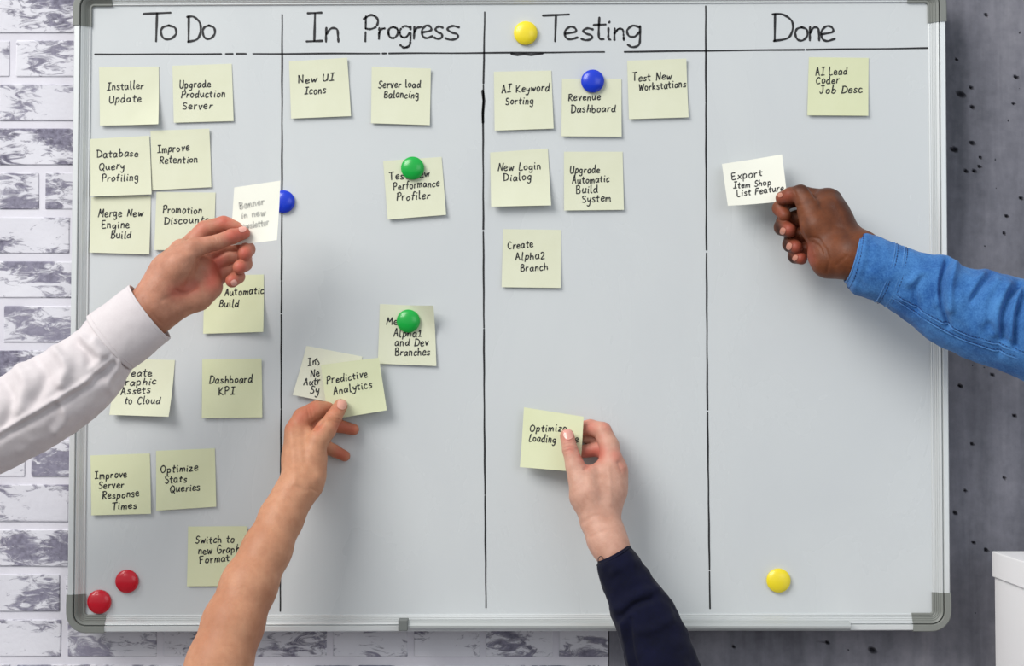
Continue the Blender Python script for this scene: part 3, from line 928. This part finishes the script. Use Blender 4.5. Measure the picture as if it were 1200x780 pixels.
def surface_nets(body, h=0.0012):
    pts = [(p, r) for c in body.palm + body.fing for p, r in c]
    lo = np.min([p - r for p, r in pts], 0) - 0.01; hi = np.max([p + r for p, r in pts], 0) + 0.01
    B = 8
    n = np.ceil((hi - lo) / (h * B)).astype(int)
    cc = np.stack(np.meshgrid(*[np.arange(k) for k in n], indexing='ij'), -1).reshape(-1, 3)
    d = body.sdf(lo + (cc + 0.5) * h * B)
    act = cc[np.abs(d) < h * B * 1.05]
    VAL = np.full(n * B + 1, 1.0, np.float32)
    # sign fill for blocks wholly inside
    for c in cc[d <= -h * B * 1.05]:
        VAL[c[0] * B:c[0] * B + B + 1, c[1] * B:c[1] * B + B + 1, c[2] * B:c[2] * B + B + 1] = -1.0
    g = np.arange(B + 1)
    loc = np.stack(np.meshgrid(g, g, g, indexing='ij'), -1).reshape(-1, 3)
    for s0_ in range(0, len(act), 200):
        blk = act[s0_:s0_ + 200]
        idx = (blk[:, None, :] * B + loc[None]).reshape(-1, 3)
        VAL[idx[:, 0], idx[:, 1], idx[:, 2]] = body.sdf(lo + idx * h)
    ins = VAL < 0
    c8 = [(i, j, k) for i in (0, 1) for j in (0, 1) for k in (0, 1)]
    s = VAL.shape
    cnt = np.zeros((s[0] - 1, s[1] - 1, s[2] - 1), np.int8)
    for (i, j, k) in c8:
        cnt += ins[i:s[0] - 1 + i, j:s[1] - 1 + j, k:s[2] - 1 + k]
    cell = np.argwhere((cnt > 0) & (cnt < 8))
    ID = -np.ones(cnt.shape, np.int32); ID[cell[:, 0], cell[:, 1], cell[:, 2]] = np.arange(len(cell))
    acc = np.zeros((len(cell), 3)); w = np.zeros(len(cell))
    for a in c8:
        for ax in range(3):
            if a[ax]: continue
            b = list(a); b[ax] = 1
            va = VAL[cell[:, 0] + a[0], cell[:, 1] + a[1], cell[:, 2] + a[2]]
            vb = VAL[cell[:, 0] + b[0], cell[:, 1] + b[1], cell[:, 2] + b[2]]
            m = (va < 0) != (vb < 0)
            t = np.where(m, va / np.where(m, va - vb, 1), 0)
            p = np.tile(np.array(a, float), (len(cell), 1)); p[:, ax] += t
            acc[m] += p[m]; w[m] += 1
    V = lo + (cell + acc / w[:, None]) * h
    Fc = []
    for ax in range(3):
        o1, o2 = (ax + 1) % 3, (ax + 2) % 3
        sl0 = [slice(None)] * 3; sl1 = [slice(None)] * 3
        sl0[ax] = slice(0, -1); sl1[ax] = slice(1, None)
        e = np.argwhere(ins[tuple(sl0)] != ins[tuple(sl1)])
        e = e[(e[:, o1] > 0) & (e[:, o2] > 0) & (e[:, o1] < s[o1] - 1) & (e[:, o2] < s[o2] - 1)]
        q = []
        for (d1, d2) in ((-1, -1), (0, -1), (0, 0), (-1, 0)):
            c = e.copy(); c[:, o1] += d1; c[:, o2] += d2
            q.append(ID[c[:, 0], c[:, 1], c[:, 2]])
        q = np.stack(q, -1)
        flip = ~ins[e[:, 0], e[:, 1], e[:, 2]]
        q[flip] = q[flip][:, ::-1]
        Fc.append(q)
    Fc = np.vstack(Fc); Fc = Fc[(Fc >= 0).all(1)]
    for _ in range(3):
        V = V - body.grad(V) * np.clip(body.sdf(V), -0.001, 0.001)[:, None]
    # drop degenerate folding: light Laplacian pass then project again
    nb = np.zeros_like(V); deg = np.zeros(len(V))
    for i in range(4):
        a, b = Fc[:, i], Fc[:, (i + 1) % 4]
        np.add.at(nb, a, V[b]); np.add.at(deg, a, 1); np.add.at(nb, b, V[a]); np.add.at(deg, b, 1)
    V = V * 0.5 + 0.5 * nb / np.maximum(deg, 1)[:, None]
    return V, Fc


def polydist(Q, line):
    P = np.array(line, float)
    if len(P) > 2: P = catmull(P, 5)
    d = np.full(len(Q), 1e9)
    if len(P) == 1: return np.linalg.norm(Q - P[0], axis=1)
    for a, b in zip(P[:-1], P[1:]):
        ab = b - a; t = np.clip((Q - a) @ ab / max(ab @ ab, 1e-9), 0, 1)
        d = np.minimum(d, np.linalg.norm(Q - a - t[:, None] * ab, axis=1))
    return d


def make_arm(name, body, m, parent, sculpt=(), tint=(), tone=(), h=0.0012):
    V, Fc = surface_nets(body, h)
    N = body.grad(V)
    view = CAM - V; dist = np.linalg.norm(view, axis=1)
    face = (N * view).sum(1) / dist
    Q = proj(V)
    fw = np.clip((face - 0.05) / 0.4, 0, 1)
    # only the skin nearest the viewer: compare with the first surface hit along the ray
    sel = np.where(fw > 0)[0]
    hit = body.raycast(Q[sel, 0], Q[sel, 1])
    near = np.zeros(len(V)); near[sel] = np.linalg.norm(hit - V[sel], axis=1) < 0.004
    fw = fw * near
    off = np.zeros(len(V))
    for line, w, a in sculpt:
        off += 1.35 * a / 1000 * np.exp(-(polydist(Q, line) / w) ** 2)
    V = V + N * (off * fw)[:, None]
    T = np.zeros(len(V)); K = np.zeros(len(V))
    for line, w, a in tint:
        T = np.maximum(T, a * np.exp(-(polydist(Q, line) / w) ** 2))
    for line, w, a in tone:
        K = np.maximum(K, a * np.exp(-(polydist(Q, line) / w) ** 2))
    return mesh_obj(name, V, Fc, m, parent, smooth=True, attr={'tint': T, 'tone': K})


def nail(body, px, py, ang, L, Wd, m, parent, lift=0.0006):
    """fingernail plate laid on the skin: centre, direction of the finger (deg, screen), length and width in px"""
    n = 12; a = math.radians(ang)
    ux, uy = math.cos(a), -math.sin(a)
    g = np.linspace(-1, 1, n)
    A, B = np.meshgrid(g, g, indexing='ij'); A = A.ravel(); B = B.ravel()
    # squarish disc
    x = A * np.sqrt(1 - B * B * 0.42); y = B * np.sqrt(1 - A * A * 0.42)
    PX = px + ux * x * L / 2 - uy * y * Wd / 2; PY = py + uy * x * L / 2 + ux * y * Wd / 2
    S = body.raycast(PX, PY); Nn = body.grad(S)
    edge = np.maximum(abs(A), abs(B))
    top = S + Nn * (lift + 0.0003 * (1 - edge ** 2))[:, None]
    bot = S - Nn * 0.0006
    V = np.vstack([top, bot]); Fc = []
    for i in range(n - 1):
        for j in range(n - 1):
            k = i * n + j
            Fc.append((k, k + n, k + n + 1, k + 1))
    rim = [i * n for i in range(n)] + [(n - 1) * n + j for j in range(1, n)] + [i * n + n - 1 for i in range(n - 2, -1, -1)] + [j for j in range(n - 2, 0, -1)]
    for k in range(len(rim)):
        p, q = rim[k], rim[(k + 1) % len(rim)]
        Fc.append((p, q, n * n + q, n * n + p))
    return mesh_obj('fingernail', V, Fc, m, parent, smooth=True)


class Sleeve:
    """cloth tube given by its two outlines in px (a = upper, b = lower), depth (mm), thickness ratio"""
    def __init__(s, st, folds=(), wob=0.0009, seed=0, amp=1.5):
        s.amp = amp
        s.a = catmull([p[0] for p in st], 8); s.b = catmull([p[1] for p in st], 8)
        dr = catmull([(p[2], p[3]) for p in st], 8)
        s.d = dr[:, 0] / 1000; s.r = dr[:, 1]
        s.n = len(s.a); s.folds = folds; s.wob = wob; s.seed = seed

    def pt(s, u, th, off=0.0):
        """u in 0..1 along, th angle: 0 = outline a, pi/2 = towards the viewer, pi = outline b"""
        u = np.clip(np.asarray(u, float), 0, 1) * (s.n - 1); k = np.arange(s.n)
        ax, ay = np.interp(u, k, s.a[:, 0]), np.interp(u, k, s.a[:, 1])
        bx, by = np.interp(u, k, s.b[:, 0]), np.interp(u, k, s.b[:, 1])
        d = np.interp(u, k, s.d); r = np.interp(u, k, s.r)
        A = at(ax, ay, d); B = at(bx, by, d)
        c = (A + B) / 2; e = (A - B) / 2; hw = np.linalg.norm(e, axis=-1)
        f = np.array([0, -1.0, 0])
        ct, st_ = np.cos(th), np.sin(th)
        p = c + e * ct[..., None] + f * (hw * r * st_)[..., None]
        nrm = e / hw[..., None] * ct[..., None] + f * st_[..., None]
        q = proj(p)
        o = np.zeros(p.shape[:-1])
        front = np.clip(st_ * 1.6, 0, 1)
        for line, w, a in s.folds:
            o = o + a * s.amp / 1000 * np.exp(-(polydist(q.reshape(-1, 2), line).reshape(o.shape) / w) ** 2) * front
        return p + nrm * (o + off)[..., None], nrm

    def grid(s, NU, NT, u0=0.0, u1=1.0, off=0.0, close_front=True):
        U, T = np.meshgrid(np.linspace(u0, u1, NU), np.arange(NT) / NT * math.tau, indexing='ij')
        P, N = s.pt(U, T, off)
        P = P.reshape(-1, 3); N = N.reshape(-1, 3)
        if s.wob:
            w = np.array([noise.noise(Vector(p * 38) + Vector((s.seed, 0, 0))) + 0.5 * noise.noise(Vector(p * 90) + Vector((0, s.seed, 0))) for p in P])
            edge = np.clip(U.ravel() * 12, 0.25, 1)
            P = P + N * (w * s.wob * edge)[:, None]
        return P, N

    def build(s, name, m, parent, NU=150, NT=150, u0=0.0, u1=1.0, off=0.0, thick=0.0011, hem=True):
        P, N = s.grid(NU, NT, u0, u1, off)
        Q = P - N * thick
        V = np.vstack([P, Q]); n = NU * NT; Fc = []
        for i in range(NU - 1):
            for j in range(NT):
                a, b = i * NT + j, i * NT + (j + 1) % NT
                Fc.append((a, b, b + NT, a + NT)); Fc.append((n + a, n + a + NT, n + b + NT, n + b))
        for i in (0, NU - 1):
            for j in range(NT):
                a, b = i * NT + j, i * NT + (j + 1) % NT
                Fc.append((a, n + a, n + b, b) if i == 0 else (a, b, n + b, n + a))
        return mesh_obj(name, V, Fc, m, parent, smooth=True)


def tube_mesh(lines, r, sides=6):
    V = []; Fc = []
    for P in lines:
        P = np.asarray(P, float); n = len(P)
        T = np.gradient(P, axis=0); T /= np.maximum(np.linalg.norm(T, axis=1), 1e-9)[:, None]
        up = np.array([0.1, -1, 0.2]); A = np.cross(T, up); A /= np.linalg.norm(A, axis=1)[:, None]; B = np.cross(T, A)
        s = len(V)
        for i in range(n):
            for j in range(sides):
                t = j / sides * math.tau
                V.append(P[i] + r * (A[i] * math.cos(t) + B[i] * math.sin(t)))
        for i in range(n - 1):
            for j in range(sides):
                a, b = s + i * sides + j, s + i * sides + (j + 1) % sides
                Fc.append((a, b, b + sides, a + sides))
        Fc.append(tuple(s + j for j in range(sides))[::-1]); Fc.append(tuple(s + (n - 1) * sides + j for j in range(sides)))
    return V, Fc


def stitches(sl, us, ths, name, parent, m, off=0.0004, dash=0.0026, gap=0.0016, r=0.00042):
    P, _ = sl.pt(np.asarray(us, float), np.asarray(ths, float), off)
    seg = np.r_[0, np.cumsum(np.linalg.norm(np.diff(P, axis=0), axis=1))]
    lines = []; t = 0
    while t + dash < seg[-1]:
        ts = np.linspace(t, t + dash, 3)
        lines.append(np.stack([np.interp(ts, seg, P[:, k]) for k in range(3)], -1)); t += dash + gap
    V, Fc = tube_mesh(lines, r, 4)
    return tag(mesh_obj(name, V, Fc, m, parent), kind='stuff')


#PERSONS
# ---- person 1: white shirt, left
p1 = tag(empty('person', tuple(at(150, 400, 0.15))), 'person in a white shirt reaching in from the left with a raised note', 'person')
body1 = Body(
    palm=[[(80, 440, 165, 23), (176, 360, 142, 22), (200, 328, 125, 20)],
          [(90, 452, 160, 20), (186, 372, 138, 15), (222, 345, 118, 13)],
          [(176, 349, 140, 17), (196, 318, 128, 18), (213, 294, 118, 14)],       # radial side to index knuckle
          [(205, 325, 122, 18), (235, 320, 106, 17), (244, 334, 104, 15)],       # palm plate
          [(190, 335, 136, 18), (208, 312, 140, 15), (224, 294, 136, 12)],       # thumb mound
          [(200, 362, 128, 14), (232, 348, 118, 13), (248, 337, 112, 10)]],
    fingers=[[(212, 300, 134, 13), (228, 290, 134, 11.5), (254, 284, 129, 9), (272, 277, 124, 9), (286, 273, 118, 7.2)],
             [(218, 292, 106, 12.5), (240, 269, 102, 10.5), (262, 262, 102, 9), (284, 266, 103, 7.2)],
             [(236, 302, 98, 12), (262, 288, 92, 10), (284, 285, 94, 9.5), (290, 292, 106, 9), (287, 297, 118, 8.8)],
             [(240, 318, 96, 12), (268, 302, 90, 10), (286, 303, 94, 9), (287, 309, 108, 8.6), (281, 313, 120, 8.4)],
             [(244, 334, 98, 11), (262, 320, 92, 9), (277, 318, 94, 8.2), (279, 324, 106, 8), (272, 329, 117, 8)]], kp=0.012)
arm1 = make_arm('arm', body1, M['skin_fair'], p1,
    sculpt=[([(232, 303), (226, 318), (218, 334)], 2.0, -1.0), ([(206, 340), (217, 343), (230, 336)], 2.0, -1.3), ([(190, 352), (205, 345), (220, 346)], 3, -0.6),
            ([(252, 279), (256, 288)], 1.0, -0.5), ([(256, 278), (259, 287)], 1.0, -0.4), ([(215, 300), (240, 296)], 4, 0.6),
            ([(168, 350), (176, 364), (188, 378)], 1.8, -0.5), ([(238, 315), (244, 325)], 1.6, -0.8)],
    tint=[([(272, 276), (288, 272)], 10, 0.8), ([(287, 297)], 11, 0.85), ([(282, 313)], 10, 0.85), ([(272, 329)], 10, 0.85), ([(262, 258)], 12, 0.7),
          ([(235, 268)], 12, 0.4), ([(205, 342), (228, 335)], 9, 0.6), ([(248, 330), (256, 305)], 12, 0.75)],
    tone=[([(160, 350), (185, 378), (205, 372)], 9, 0.45)])
nail(body1, 284, 268.5, 12, 9, 7, M['nail_fair'], arm1)
nail(body1, 274, 331, -150, 7, 7, M['nail_fair'], arm1)
sl1 = Sleeve([((155, 333), (199, 396), 136, .82), ((133, 350), (180, 411), 142, .84), ((108, 368), (157, 430), 148, .86), ((88, 389), (134, 468), 156, .86),
              ((66, 403), (108, 493), 163, .86), ((34, 419), (80, 514), 170, .86), ((0, 440), (40, 536), 178, .86), ((-60, 466), (-15, 566), 190, .86), ((-120, 492), (-80, 596), 202, .86)],
             folds=[([(88, 400), (100, 412), (112, 440)], 7, -4.0), ([(60, 405), (78, 428), (72, 450)], 7, 4.5), ([(96, 396), (118, 418), (108, 432)], 5, 3.5),
                    ([(40, 418), (52, 440), (40, 470)], 8, -4), ([(130, 420), (100, 446), (60, 470), (0, 506)], 3.2, 3.0), ([(134, 428), (104, 454), (64, 478), (0, 514)], 4.5, -3.0),
                    ([(20, 430), (30, 450), (20, 480)], 8, 3.5), ([(140, 424), (128, 448), (136, 468)], 5, 2.6), ([(0, 440), (14, 470), (4, 500)], 7, -3.5),
                    ([(70, 470), (78, 490), (66, 505)], 6, 3), ([(112, 400), (124, 414)], 5, 4), ([(146, 424), (152, 432), (154, 440)], 4, -4)], wob=0.0022, seed=3)
sv1 = sl1.build('shirt_sleeve', M['white_cloth'], p1, u0=0.17, off=-0.0012)
cf1 = Sleeve([((153, 334.5), (198.5, 395.5), 138, .80), ((143, 342), (189, 404), 141, .81), ((124, 356), (174, 417), 145, .83), ((103, 371), (153, 432), 150, .83)], wob=0.0006, seed=5)
cf1o = cf1.build('cuff', M['white_cloth'], sv1, NU=50, off=0.0012, thick=0.002)
for uu in (0.08, 0.93):
    th = np.linspace(0, math.tau, 120)
    V, Fc = tube_mesh([cf1.pt(np.full(120, uu), th, 0.0009)[0]], 0.0007)
    mesh_obj('seam', V, Fc, M['white_cloth'], sv1)

# ---- person 2: bare forearm
p2 = tag(empty('person', tuple(at(300, 660, 0.1))), 'person with a bare tanned forearm reaching up from the bottom edge', 'person')
body2 = Body(
    palm=[[(232, 850, 185, 39), (257, 778, 160, 36), (273, 731, 143, 33.5), (292, 685, 125, 30.5), (313, 643, 107, 26.5), (330, 606, 91, 23.5), (343, 581, 80, 21), (351, 566, 74, 20.5)],
          [(352, 570, 72, 19), (350, 540, 56, 17), (346, 512, 46, 12.5)],
          [(356, 560, 64, 18), (362, 535, 52, 17), (366, 520, 44, 15)],
          [(366, 568, 70, 9.5), (368, 556, 64, 9.5), (366, 540, 60, 13)],
          [(350, 530, 40, 15), (356, 508, 34, 12)]],
    fingers=[[(366, 535, 62, 13), (372, 517, 58, 12.5), (382, 503, 52, 12), (391, 489, 42, 9.6), (399, 475.5, 32, 8.2)],
             [(346, 504, 40, 12.5), (355, 489, 34, 11.6), (371, 480, 25, 10.6), (392, 477, 12, 7)],
             [(352, 512, 30, 11), (376, 497, 20, 9.6), (398, 499, 15, 7.6), (414, 503, 12, 6.8)],
             [(354, 524, 28, 11), (376, 520, 18, 8.4), (392, 528, 13, 7.2), (404, 534, 11, 6.4)],
             [(356, 536, 30, 10), (372, 528, 16, 7), (384, 527, 10, 6), (392, 526, 9, 5)]], kp=0.013)
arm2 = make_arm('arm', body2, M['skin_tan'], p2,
    sculpt=[([(362, 487), (360, 478)], 1.2, -0.5), ([(366, 486), (363, 477)], 1.2, -0.5), ([(368, 502), (374, 500), (380, 492)], 1.8, -1.6),
            ([(384, 487), (392, 490), (400, 492)], 1.1, -0.55), ([(385, 491), (391, 493), (398, 496)], 1.1, -0.5), ([(385, 484), (392, 486), (401, 488)], 1.0, -0.4),
            ([(364, 572), (372, 576)], 1.6, -0.6), ([(340, 500), (344, 540), (346, 565)], 4, 0.9), ([(356, 504), (358, 540)], 4, -0.8), ([(371, 560)], 6, 1.2),
            ([(345, 570), (358, 574)], 2.5, -0.5), ([(368, 503), (364, 497)], 1.5, -1.0)],
    tint=[([(366, 476), (352, 488)], 11, 0.7), ([(385, 482), (398, 476)], 10, 0.45), ([(412, 503), (400, 500)], 10, 0.9), ([(400, 533)], 12, 0.9), ([(338, 496)], 9, 0.6),
          ([(372, 500)], 8, 0.6)],
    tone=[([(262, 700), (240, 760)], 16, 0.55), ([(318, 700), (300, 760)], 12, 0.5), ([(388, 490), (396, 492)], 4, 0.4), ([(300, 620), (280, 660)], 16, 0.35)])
nail(body2, 400.5, 473.5, 76, 12.5, 11, M['nail_tan'], arm2)

# ---- person 3: navy sleeve
p3 = tag(empty('person', tuple(at(730, 680, 0.1))), 'person in a navy blue sleeve reaching up from the bottom edge', 'person')
body3 = Body(
    palm=[[(740, 696, 109, 12), (728, 666, 96, 14), (717, 644, 86, 18.5), (709, 630, 79, 19), (702, 612, 70, 18)],
          [(716, 634, 80, 15), (712, 622, 74, 15), (707, 608, 66, 16)],
          [(698, 606, 68, 17), (690, 580, 62, 20), (688, 562, 56, 17)],
          [(704, 610, 64, 17), (706, 585, 56, 20), (712, 556, 46, 18)],
          [(708, 600, 58, 14), (716, 572, 48, 16), (722, 552, 40, 13)],
          [(712, 556, 44, 14), (717, 540, 42, 11)]],
    fingers=[[(684, 578, 66, 15), (679, 562, 62, 13), (674, 546, 56, 11.2), (668, 527, 50, 9.0), (664.5, 510.5, 42, 8.4)],
             [(716, 543, 44, 13.5), (714, 522, 36, 11.6), (706, 505, 27, 10.6), (692, 500.5, 17, 9.2), (674, 503, 13, 8.4)],
             [(722, 548, 34, 12), (716, 536, 26, 10.5), (702, 526, 20, 8.6), (680, 529, 15, 7.6)],
             [(724, 556, 30, 10.5), (716, 546, 18, 9), (702, 514, 11, 7), (688, 514, 9, 6.4)]], kp=0.012)
arm3 = make_arm('arm', body3, M['skin_pale'], p3,
    sculpt=[([(661, 525), (668, 523), (676, 526)], 1.2, -0.6), ([(662, 529), (669, 527), (676, 530)], 1.2, -0.5), ([(661, 521), (668, 519), (675, 521)], 1.0, -0.4),
            ([(685, 549), (690, 546), (694, 540)], 1.8, -1.3), ([(700, 552), (706, 585)], 5, -0.9), ([(690, 560), (694, 592)], 5, 0.6), ([(683, 612), (698, 604), (712, 606)], 3, -0.7),
            ([(710, 500), (715, 502)], 2.5, 0.6), ([(722, 536)], 6, 1.2), ([(731, 548)], 5, 1.0), ([(724, 542), (728, 552)], 1.8, -0.7), ([(714, 548), (716, 590)], 3, 0.5), ([(693, 628), (712, 620)], 2, -0.4)],
    tint=[([(666, 512)], 10, 0.55), ([(669, 526)], 8, 0.55), ([(690, 500), (680, 500)], 12, 0.6), ([(712, 497)], 9, 0.5), ([(722, 534)], 9, 0.55), ([(730, 546)], 9, 0.3),
          ([(700, 530), (688, 532)], 12, 0.9), ([(688, 546)], 6, 0.5), ([(705, 512)], 8, .3)],
    tone=[([(700, 598), (712, 606)], 7, 0.35), ([(670, 530), (672, 545)], 4, 0.25)])
nail(body3, 665.5, 509, 112, 12.5, 10.5, M['nail_fair'], arm3)
sl3 = Sleeve([((736, 638), (700.5, 657), 90, 1.08), ((742, 643), (700, 669), 93, 1.05), ((756, 663), (707, 690), 99, .95), ((770, 682), (713, 708), 105, .86), ((787, 703), (717, 726), 112, .86),
              ((803, 733), (727, 752), 121, .86), ((820, 778), (735, 782), 133, .86), ((845, 850), (756, 860), 155, .86), ((862, 910), (770, 920), 170, .86)],
             folds=[([(728, 722), (746, 708), (764, 702)], 4, -3.5), ([(722, 712), (744, 698), (768, 690)], 6, 2.2), ([(738, 726), (738, 750), (744, 778)], 4, -2.2),
                    ([(750, 740), (770, 735), (785, 725)], 6, 2.0), ([(730, 730), (732, 755), (740, 780)], 4, 2.2), ([(720, 668), (740, 660)], 6, 1.2)], wob=0.0022, seed=9)
sv3 = sl3.build('sleeve', M['navy'], p3)
th = np.linspace(0, math.tau, 120)
V, Fc = tube_mesh([sl3.pt(np.full(120, 0.06), th, 0.0003)[0]], 0.0006)
mesh_obj('cuff_seam', V, Fc, M['navy'], sv3)
c = at(704, 656, 0.106); n_ = 24
ring = [c + np.array([0.0032 * math.cos(i / n_ * math.tau), -0.001 * math.sin(i / n_ * math.tau), 0.0045 * math.sin(i / n_ * math.tau)]) for i in range(n_ + 1)]
V, Fc = tube_mesh([np.array(ring)], 0.0005)
mesh_obj('bracelet_loop', V, Fc, M['thread'], p3)

# ---- person 4: denim sleeve
p4 = tag(empty('person', tuple(at(1080, 340, 0.15))), 'person in a blue denim shirt reaching in from the right', 'person')
body4 = Body(
    palm=[[(1050, 328, 116, 14), (1020, 312, 108, 20), (999, 300, 103, 25), (983, 296, 92, 23)],
          [(1010, 292, 100, 22), (990, 278, 84, 17), (984, 262, 74, 17)],
          [(984, 306, 96, 18), (970, 306, 90, 17), (962, 298, 84, 15)],
          [(984, 280, 78, 19), (972, 250, 62, 19), (966, 236, 52, 13.5)],
          [(972, 290, 86, 17), (958, 266, 80, 17), (950, 250, 74, 14.5)],
          [(980, 260, 58, 17), (973, 236, 46, 14)],
          [(965, 280, 60, 18), (960, 262, 50, 16)]],
    fingers=[[(956, 262, 78, 15), (948, 244, 74, 13), (938, 227, 66, 10.6), (926, 229, 58, 9.4), (917, 232, 50, 8.2)],
             [(968, 236, 44, 14), (944, 230, 34, 11), (922, 235, 30, 9.6), (914, 244, 38, 9), (920, 253, 48, 7.8)],
             [(962, 254, 40, 13), (936, 256, 30, 10.5), (920, 260, 30, 10.2), (917, 266, 42, 9.8), (925, 270, 56, 8.6)],
             [(962, 272, 42, 13), (940, 276, 30, 10.5), (929, 280, 32, 10), (926.5, 286, 44, 9.4), (933, 290, 57, 8)],
             [(962, 290, 46, 12), (946, 292, 34, 9.5), (933.5, 295, 36, 9), (932, 300, 46, 8.4), (939, 303, 58, 7)]], kp=0.011)
arm4 = make_arm('arm', body4, M['skin_dark'], p4,
    sculpt=[([(940, 262), (948, 282), (954, 298)], 2.2, 0.5), ([(950, 278), (960, 280), (966, 290)], 1.4, -0.6), ([(953, 284), (960, 288), (964, 296)], 1.4, -0.6),
            ([(968, 292), (971, 305), (969, 318)], 1.8, -0.7), ([(990, 268), (976, 262), (962, 240)], 3, -0.5), ([(936, 240), (934, 246)], 1.6, -0.8),
            ([(931, 224), (934, 232)], 1.1, -0.4), ([(944, 222), (956, 240)], 4, 0.8), ([(978, 222), (980, 240)], 4, 0.6), ([(980, 310), (992, 300)], 2, -0.4)],
    tint=[([(915, 232), (922, 230)], 8, 0.55), ([(924, 268)], 9, 0.9), ([(932, 289)], 9, 0.9), ([(938, 302)], 9, 0.9), ([(914, 248)], 9, 0.4), ([(950, 305), (948, 290)], 7, 0.5)],
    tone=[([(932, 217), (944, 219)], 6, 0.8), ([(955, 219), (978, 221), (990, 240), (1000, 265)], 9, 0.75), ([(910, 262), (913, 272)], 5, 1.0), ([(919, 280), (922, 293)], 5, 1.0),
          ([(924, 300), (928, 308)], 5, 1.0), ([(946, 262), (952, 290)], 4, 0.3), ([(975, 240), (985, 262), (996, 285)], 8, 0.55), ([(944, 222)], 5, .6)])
for (x, y, a, l, w) in [(917.5, 270.5, 250, 8, 6.5), (925, 288.5, 250, 8, 6.5), (932, 302, 230, 7, 5.5), (914.5, 228.5, 200, 6, 5)]:
    nail(body4, x, y, a, l, w, M['nail_dark'], arm4)
sl4 = Sleeve([((1006, 272), (991, 330), 102, .98), ((1014, 272.5), (999, 343), 105, .92), ((1036, 280), (1014, 349), 110, .88), ((1062, 290), (1042, 361), 117, .84), ((1092, 299), (1068, 382), 124, .84),
              ((1109, 299), (1092, 400), 132, .86), ((1128, 312), (1116, 412), 138, .86), ((1160, 316), (1146, 425), 148, .86), ((1190, 325), (1182, 438), 158, .86), ((1225, 334), (1218, 452), 168, .86), ((1290, 352), (1282, 478), 188, .86)],
             folds=[([(1111, 306), (1104, 330), (1105, 355), (1112, 382)], 3.6, -5.5), ([(1101, 303), (1096, 330), (1097, 355)], 6, 2.8), ([(1120, 310), (1113, 335), (1113, 362)], 5, 3.5),
                    ([(1080, 326), (1073, 340), (1075, 362)], 4, -3.0), ([(1088, 316), (1066, 330)], 5, 2.0), ([(1162, 319), (1150, 334), (1139, 352)], 3.6, -4.0), ([(1152, 322), (1138, 342)], 5, 2.6),
                    ([(1168, 330), (1154, 350), (1150, 376)], 6, 2.5), ([(1194, 332), (1182, 350), (1176, 375), (1177, 398)], 4.2, -6), ([(1182, 335), (1168, 362), (1166, 390)], 6, 3),
                    ([(1200, 345), (1192, 375), (1190, 405)], 3.6, -5), ([(1196, 340), (1187, 365), (1184, 395)], 3.5, 3), ([(1125, 345), (1130, 372), (1140, 390)], 6, 1.8),
                    ([(1050, 310), (1060, 330), (1058, 350)], 6, 1.5), ([(1160, 380), (1168, 396), (1172, 412)], 4, -2.5), ([(1020, 285), (1016, 312), (1008, 340)], 5, -1.2), ([(1210, 340), (1206, 380)], 5, 3)], wob=0.0020, seed=14)
sv4 = sl4.build('shirt_sleeve', M['denim'], p4, NU=190, NT=180)
th = np.linspace(0, math.tau, 160)
# hem roll, double cuff seam and the felled seam along the lower edge
V, Fc = tube_mesh([sl4.pt(np.full(160, 0.004), th, -0.0006)[0]], 0.0014, 8)
mesh_obj('hem', V, Fc, M['denim_seam'], sv4)
for uu in (0.245, 0.285):
    V, Fc = tube_mesh([sl4.pt(np.full(160, uu) - 0.03 * (1 - np.sin(th)) * 0, th, -0.0001)[0]], 0.0009, 6)
    mesh_obj('cuff_seam', V, Fc, M['denim_seam'], sv4)
    stitches(sl4, np.full(300, uu + 0.012), np.linspace(0, math.pi * 1.2, 300), 'stitching', sv4, M['stitch'])
stitches(sl4, np.full(300, 0.05), np.linspace(0, math.pi * 1.2, 300), 'stitching', sv4, M['stitch'])
for k, dth in enumerate((0.0, 0.16)):
    uu = np.linspace(0.285, 0.99, 260)
    tt = np.full(260, 2.42 - dth) - 0.28 * (uu - 0.28) * 0.5
    V, Fc = tube_mesh([sl4.pt(uu, tt, 0.0001)[0]], 0.0008, 6)
    mesh_obj('felled_seam', V, Fc, M['denim_seam'], sv4)
    stitches(sl4, uu, tt - 0.05, 'stitching', sv4, M['stitch'])
